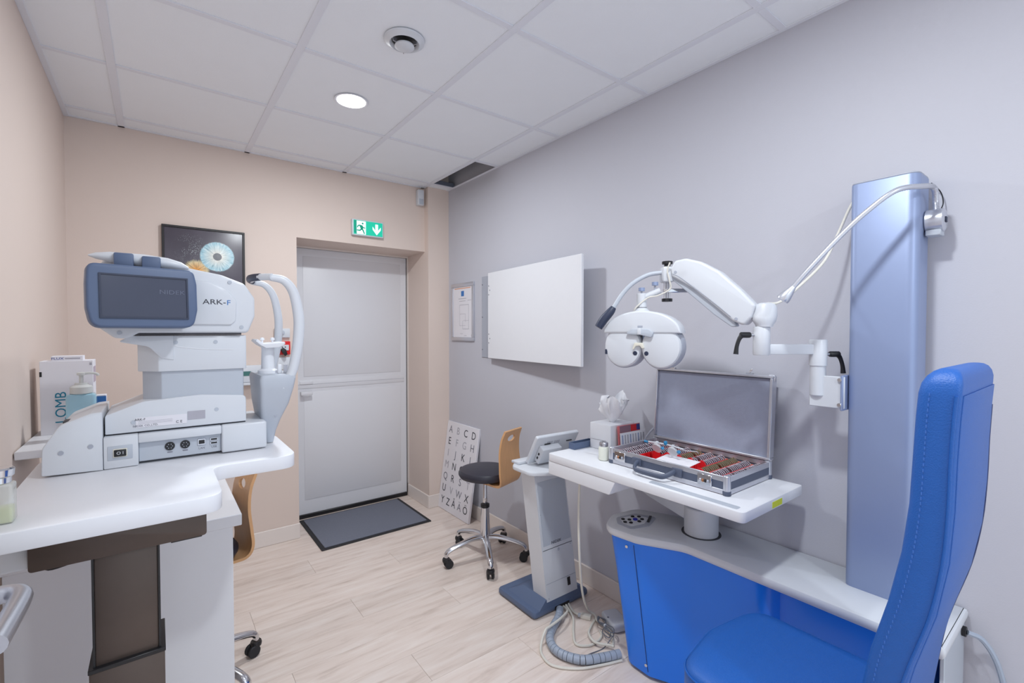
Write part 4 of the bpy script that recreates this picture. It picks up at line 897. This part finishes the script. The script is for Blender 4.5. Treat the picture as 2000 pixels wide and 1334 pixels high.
# ------------------------------------------------------------------ small things on the tray
T = thing('tissue_box', 'white tissue box with a crumpled tissue pulled out', 'tissue box', (1.66, 1.43, ZTR))
add('box', box(1.605, 1.768, 1.375, 1.500, ZTR+.0005, ZTR+.118, .003, 2), M_WHITE, T)
sheet = new(); NU, NV = 40, 14; grid = []
for j in range(NV+1):
    v = j/NV; rowv = []
    for i in range(NU):
        a = 2*math.pi*i/NU; fold = 1+(.26*math.sin(3*a+.6+v)+.20*math.sin(8*a+5*v)+.12*math.sin(13*a-4*v))*v
        rr = (.012+.048*math.sin(min(1., v*1.1)*1.75))*fold
        rowv.append(sheet.verts.new((1.690+rr*1.15*math.cos(a)+.010*v, 1.437+rr*.75*math.sin(a), ZTR+.1182+(.105+.022*math.sin(2*a+1.)+.012*math.sin(5*a))*v)))
    grid.append(rowv)
for j in range(NV):
    for i in range(NU): sheet.faces.new((grid[j][i], grid[j][(i+1) % NU], grid[j+1][(i+1) % NU], grid[j+1][i]))
add('tissue', sheet, M_TISSUE, T, ang=180)
B_ = thing('leaflet_stand', 'clear holder with red and grey printed leaflets behind the case', 'leaflets', (1.70, 1.33, ZTR))
BMx = frame_m((1.632, 1.345, ZTR+.004), (.96, -.05, 0), (0, .08, 1))
add('holder', xf(box(0, .165, 0, .008, -.03, 0), BMx), mat('clear_holder', (222, 226, 236), .15, alpha=.5), B_)
lf = add('red_leaflet', xf(box(.004, .150, .005, .112, -.012, -.009), BMx), mat('leaflet_pink', (222, 120, 124), .6), B_)
add('leaflet_photo', xf(box(.016, .150, .080, .110, -.009, -.0085), BMx), mat('leaflet_mauve', (140, 108, 122), .6), lf); add('leaflet_swatch', xf(box(.088, .149, .081, .109, -.0085, -.008), BMx), mat('leaflet_red', (196, 34, 44), .6), lf); add('leaflet_corner', xf(box(.126, .149, .083, .109, -.008, -.0075), BMx), mat('leaflet_navy', (50, 60, 130), .6), lf)
ch = add('chart_leaflet', xf(box(.010, .178, .004, .080, -.004, -.001), BMx), M_PAPER, B_)
for q in range(9): add('chart_column', xf(box(.018+q*.0175, .027+q*.0175, .008, .070, -.001, -.0005), BMx), M_LIGHTP if q % 3 else mat('chart_blue', (150, 160, 190), .7), ch)
J = thing('cotton_jar', 'small jar with metal lid next to the lens case', 'jar', (1.487, 1.312, ZTR))
add('jar_body', lathe([(.018, ZTR+.001), (.021, ZTR+.004), (.021, ZTR+.052), (.018, ZTR+.058)], (1.487, 1.312, 0), seg=20), M_COTTON, J); add('jar_lid', lathe([(.0175, ZTR+.058), (.0185, ZTR+.06), (.0185, ZTR+.072), (.016, ZTR+.076), (0, ZTR+.077)], (1.487, 1.312, 0), seg=20), M_STEEL, J)
single('tweezers', tube([(1.492, 1.308, ZTR+.0795), (1.486, 1.345, ZTR+.0800), (1.478, 1.395, ZTR+.0806)], .0022, 6, flat=(2, .6)), M_STEEL, 'steel tweezers lying across the jar lid', 'tweezers', loc=(1.492, 1.308, ZTR+.0795))
N_ = thing('slate_tray', 'shallow slate plastic tray beside the tissue box', 'tray', (1.60, 1.52, ZTR))
add('tray_base', box(1.505, 1.70, 1.502, 1.538, ZTR+.0005, ZTR+.004), M_BEZEL, N_); add('tray_wall', ringbox(1.505, 1.70, 1.502, 1.538, ZTR+.004, ZTR+.030, .003, .0005), M_BEZEL, N_)

# ------------------------------------------------------------------ tablet stand
S = thing('control_stand', 'light grey leaning pedestal stand on a slate base', 'stand', (1.59, 1.80, 0))
bo = rpoly([(1.412, 1.672, .02), (1.782, 1.672, .02), (1.782, 1.972, .02), (1.412, 1.972, .02)], 4)
bs = add('base', loft([[(1.597+(p[0]-1.597)*k, 1.822+(p[1]-1.822)*k2, z) for p in bo] for z, k, k2 in ((.006, .98, .975), (.012, 1., 1.), (.026, 1., 1.), (.034, .985, .98))]), M_BEZEL, S)
add('base_pad', box(1.43, 1.765, 1.69, 1.955, 0, .007), M_BLACK, S); add('base_shoulder', loft([[(xa, ya, z), (xb, ya, z), (xb, yb, z), (xa, yb, z)] for z, xa, xb, ya, yb in ((.033, 1.445, 1.765, 1.674, 1.93), (.075, 1.490, 1.71, 1.676, 1.85))]), M_BEZEL, S)
add('cable_notch', box(1.545, 1.640, 1.670, 1.6745, .008, .024), M_BLACK, S)
pedrings = [[(xa, 1.675, z), (xb, 1.675, z), (xb, 1.775, z), (xa, 1.775, z)] for z, xa, xb in ((.060, 1.495, 1.703), (.70, 1.412, 1.606))]
pd = add('pedestal', bev(loft(pedrings), .004, 2), M_PLAST, S)
def ped(f, z): k = (z-.060)/.64; return (1.495+(1.412-1.495)*k)+f*((1.703-1.495)+((1.606-1.412)-(1.703-1.495))*k)
def pstrip(name, f0, f1, z0, z1, m, off=.0006): return add(name, loft([[(ped(f0, z), 1.675-off, z), (ped(f1, z), 1.675-off, z), (ped(f1, z), 1.676, z), (ped(f0, z), 1.676, z)] for z in (z0, z1)]), m, pd, smooth=False)
pstrip('panel_gap', .03, .99, .318, .3205, M_SEAM); pstrip('panel_gap', .03, .99, .148, .1500, M_GPLATE); pstrip('panel_inset', .06, .97, .34, .66, M_PLAST2, .0008)
pstrip('inlet_socket', .70, .79, .100, .142, M_BLACK, .002); add('panel_button', cyl((ped(.52, .30), 1.675, .303), YN, .007, .003, 12), M_PLAST2, pd)
for f_, z in ((.07, .075), (.07, .50), (.93, .31)): add('panel_screw', cyl((ped(f_, z), 1.675, z), YN, .003, .0015, 8), M_GPLATE, pd)
text('maker_name', 'NIDEK', .020, (ped(.48, .35), 1.6738, .347), (1, 0, 0), ZP, M_DARKP, pd, .0006, xs=1.15)
pt_ = rpoly([(1.372, 1.66, .05), (1.50, 1.585, .05), (1.62, 1.60, .03), (1.66, 1.68, .03), (1.66, 1.86, .03), (1.46, 1.88, .04), (1.378, 1.80, .05)], 6)
pt_ = add('top_plate', prism(pt_, 'z', .704, .722, .004, 2), M_PLAST, S); add('plate_bumper', lathe([(.024, .722), (.024, .728), (.016, .735), (0, .737)], (1.555, 1.620, 0), seg=20), M_BEZEL, S)
D_ = thing('control_tablet', 'grey tilted control tablet seen from behind on the pedestal', 'tablet', (1.55, 1.70, .722))
xd = Vector((1, -.04, 0)).normalized(); ud = Vector((.05, -.50, .86)); ud = (ud-xd*ud.dot(xd)).normalized(); nd = xd.cross(ud)
DM = frame_m((1.440, 1.760, .7275), xd, ud, nd)      # local x across, y up the screen, z out of the back
tb = add('tablet_shell', xf(prism(rpoly([(0, 0, .008), (.27, 0, .008), (.27, .165, .010), (.0, .165, .010)], 4), 'z', -.020, .0, .005, 3), DM), M_TABLETG, D_)
for q in range(12): add('vent_slot', xf(box(.075+q*.0062+(.006 if q > 5 else 0), .077+q*.0062+(.006 if q > 5 else 0), .115, .132, -.0002, .0006), DM), M_GREYP, tb)
add('foot_bar', box(1.410, 1.560, 1.790, 1.850, .7222, .735, .003, 2), M_TABLETG, D_)
lg_ = add('rear_block', xf(prism(rpoly([(.030, .026, .006), (.150, .026, .006), (.15, .115, .006), (.03, .115, .006)], 3), 'z', .001, .036, .004, 2), DM), M_TABLETG, D_)
for q in (.012, .035): add('side_port', xf(box(.0292, .0305, q+.035, q+.047, .012, .022), DM), M_BLACK, lg_)
for q in (.06, .20): add('hinge_gap', xf(box(q, q+.035, .117, .121, -.001, .004), DM), M_BLACK, tb)

# ------------------------------------------------------------------ cables on the floor
def cable(name, pts, r, m, label, smooth=8, seg=8): return single(name, tube(pts, r, seg, smooth=smooth), m, label, 'cable', loc=tuple(pts[0]))
cp = crom([(1.556, 1.648, .020), (1.505, 1.605, .020), (1.434, 1.565, .020), (1.374, 1.521, .020), (1.341, 1.458, .020), (1.348, 1.393, .020), (1.39, 1.33, .020), (1.469, 1.289, .020), (1.54, 1.262, .020)], 12)
cd = thing('cable_conduit', 'grey segmented cable conduit curving over the floor to the blue console', 'conduit', (1.39, 1.40, 0))
segn = 26; total = len(cp)-1
for q in range(segn):
    i0 = int(q*total/segn); i1 = int((q+1)*total/segn); ps = [cp[i] for i in range(i0, i1+1)]
    ps[-1] = ps[-1].lerp(ps[-2], .3)
    add('conduit_segment', tube(ps, .0185, 12), M_COND, cd)
add('inner_cable', tube(cp, .012, 8), M_SEAM, cd)
cable('power_cable', [(1.592, 1.662, .014), (1.560, 1.600, .034), (1.480, 1.560, .048), (1.40, 1.545, .049), (1.365, 1.540, .046), (1.322, 1.520, .010), (1.285, 1.47, .006), (1.28, 1.397, .006), (1.351, 1.321, .006), (1.452, 1.273, .006), (1.530, 1.245, .006)], .0055, M_CABLE, 'cream cable making the widest loop around the conduit')
cable('signal_cable', [(1.610, 1.662, .014), (1.572, 1.575, .008), (1.500, 1.500, .006), (1.45, 1.433, .006), (1.487, 1.392, .006), (1.542, 1.389, .006), (1.585, 1.405, .006), (1.600, 1.430, .006)], .0055, M_CABLE, 'cream cable in a U-shaped bend from the stand base notch')
cable('hanging_cable', [(1.50, 1.46, .747), (1.482, 1.45, .60), (1.475, 1.44, .42), (1.53, 1.475, .20), (1.64, 1.545, .04), (1.665, 1.52, .012), (1.635, 1.478, .018), (1.632, 1.420, .018), (1.612, 1.365, .006), (1.566, 1.325, .006)], .0055, M_CABLE, 'cream cable hanging from the tray drawer down to the floor')
cable('loop_cable', [(1.640, 1.500, .006), (1.590, 1.475, .010), (1.533, 1.435, .018), (1.512, 1.379, .018), (1.545, 1.329, .018), (1.556, 1.310, .018)], .0055, M_CABLE, 'cream cable in a round loop beside the white adapter')
pc_ = thing('spare_plug', 'loose cream connector plug on a short cable by the stand', 'plug', (1.6, 1.53, 0))
add('lead', tube([(1.628, 1.662, .014), (1.605, 1.610, .012), (1.605, 1.580, .010), (1.612, 1.562, .010)], .0055, 8, smooth=6), M_CABLE, pc_)
add('plug_body', xf(box(0, .050, -.013, .013, 0, .020, .003, 2), frame_m((1.612, 1.562, .001), (.5, -.86, 0), (.86, .5, 0))), M_CABLE, pc_); add('strain_relief', xf(box(-.014, .004, -.008, .008, .002, .016, .002, 2), frame_m((1.612, 1.562, .001), (.5, -.86, 0), (.86, .5, 0))), M_PLAST2, pc_)
ad = thing('adapter', 'white rounded power adapter on the floor beside the blue console', 'adapter', (1.69, 1.42, 0))
add('adapter_body', xf(prism(rpoly([(-.045, -.065, .025), (.045, -.065, .025), (.045, .065, .025), (-.045, .065, .025)], 5), 'z', .0, .040, .012, 3), Matrix.Translation((1.700, 1.425, 0)) @ Matrix.Rotation(R(-20), 4, 'Z')), M_PLAST, ad)
add('indicator', cyl((1.668, 1.440, .039), (0, 0, 1), .005, .002, 8), M_GREYP, ad)
gb_ = thing('grey_lead', 'thin dark grey lead tied in a bundle by the adapter', 'cable', (1.61, 1.40, 0))
for q, (a, b) in enumerate((((1.650, 1.475), (1.570, 1.350)), ((1.642, 1.480), (1.585, 1.340)), ((1.635, 1.470), (1.600, 1.350)))):
    a, b = Vector(a), Vector(b); n_ = Vector((-(b-a).y, (b-a).x)).normalized()*.018; m_ = (a+b)/2; z = .030+.005*q
    add('lead_loop', tube([(a.x, a.y, z), ((a+m_).x/2+n_.x, (a+m_).y/2+n_.y, z), (m_.x, m_.y, z), ((b+m_).x/2-n_.x, (b+m_).y/2-n_.y, z), (b.x, b.y, z), ((b+m_).x/2+n_.x, (b+m_).y/2+n_.y, z), (m_.x, m_.y, z+.002), ((a+m_).x/2-n_.x, (a+m_).y/2-n_.y, z), (a.x, a.y, z)], .0022, 6, smooth=6), M_CABLEG, gb_)
add('tie', xf(lathe([(.007, -.003), (.008, 0), (.007, .003)], (1.614, 1.410, .036), (-.5, -.85, 0), 10), Matrix.Identity(4)), M_PLAST, gb_)
add('lead_tail', tube([(1.585, 1.345, .030), (1.53, 1.345, .003), (1.46, 1.355, .003), (1.42, 1.36, .003)], .0022, 6, smooth=6), M_CABLEG, gb_)
cable('wall_cable', [(1.81, .250, .53), (1.825, .22, .515), (1.835, .19, .45), (1.838, .17, .32), (1.838, .16, .05), (1.838, .10, .008)], .007, M_COND, 'grey cable dropping from the console end beside the wall')

# ------------------------------------------------------------------ blue examination chair
H = thing('exam_chair', 'blue leather examination chair with tall curved backrest', 'chair', (1.30, .45, 0))
bx0, bx1 = 1.12, 1.46
prof = [(.40, .335, .268), (.52, .330, .262), (.67, .309, .243), (.744, .297, .228), (.855, .270, .199), (.958, .251, .183), (1.054, .241, .177), (1.147, .237, .175), (1.220, .234, .172), (1.265, .231, .169), (1.284, .227, .168), (1.297, .221, .170), (1.306, .213, .174), (1.311, .204, .180), (1.312, .196, .186)]
def brings(x0, x1, shrink):
    out = []
    for z, yf_, yb_ in prof:
        k = max(0., z-1.272); e = .04-math.sqrt(max(0., .04**2-k*k))
        out.append([(p[0], p[1], z) for p in rpoly([(x0+e, yb_, .012), (x1-e, yb_, .012), (x1-e, yf_, .022), (x0+e, yf_, .022)], 5)])
    return out
bk = add('backrest', loft(brings(bx0, bx1, 0)), M_LEATHER, H, ang=75)
def bline(x, which, off, zmin=.45, zmax=1.29):
    return [(x, (yf_-.016 if which == 'f' else yb_+.008), z) for z, yf_, yb_ in prof if zmin < z < zmax]
add('back_shell', loft([[(p[0], p[1], z) for p in rpoly([(bx0+.014, yb_-.002, .003), (bx1-.006, yb_-.002, .003), (bx1-.006, yb_+.004, .003), (bx0+.014, yb_+.004, .003)], 2)] for z, yf_, yb_ in prof[:10]]), M_LEATHER, H)
add('shell_edge', tube([(bx1-.001, yb_+.001, z) for z, yf_, yb_ in prof[:9]], .0035, 8, smooth=4), M_SHELL, H)
pp = crom([(bx0-.0002, yb_+.006, z) for z, yf_, yb_ in prof[:10]], 6); add('back_piping', tube(pp, .0028, 8), M_LEATHER, bk)
st = crom([(bx0-.0002, yf_-.0195, z) for z, yf_, yb_ in prof[1:10]], 40)
acc = 0; last = st[0]; bm = new()
for p in st:
    acc += (p-last).length; last = p
    if acc > .0095: merge(bm, tube([p-Vector((0, 0, .0025)), p+Vector((0, 0, .0025))], .0011, 5)); acc = 0
add('stitching', bm, M_STITCH, bk)
so = rpoly([(1.085, .285, .04), (1.515, .285, .04), (1.520, .70, .09), (1.30, .735, .20), (1.080, .70, .09)], 8)
def sring(z, d): return [p+(z,) for p in inset(so, d)]
seat = add('seat', loft([sring(.405, .012), sring(.41, .004), sring(.43, 0), sring(.475, 0), sring(.492, .006), sring(.500, .018), sring(.503, .05)]), M_LEATHER, H)
add('seat_piping', tube([p+(.484,) for p in inset(so, .001)]+[inset(so, .001)[0]+(.484,)], .0025, 6), M_LEATHER, seat)
add('seat_pan', loft([sring(.375, .03), sring(.405, .02)]), M_SHELL, H)
add('lift_post', lathe([(.06, .03), (.06, .30), (.09, .375)], (1.30, .46, 0), seg=24), M_PLAST, H); add('foot_disc', lathe([(.22, 0), (.225, .008), (.21, .025), (.07, .035), (.06, .04)], (1.30, .46, 0), seg=40), M_PLAST, H)
add('back_bracket', prism(rpoly([(.25, .38, .01), (.42, .35, .01), (.42, .39, .01), (.275, .405, .01), (.275, .60, .01), (.245, .60, .01)], 3), 'x', 1.24, 1.34, .003), M_SHELL, H)
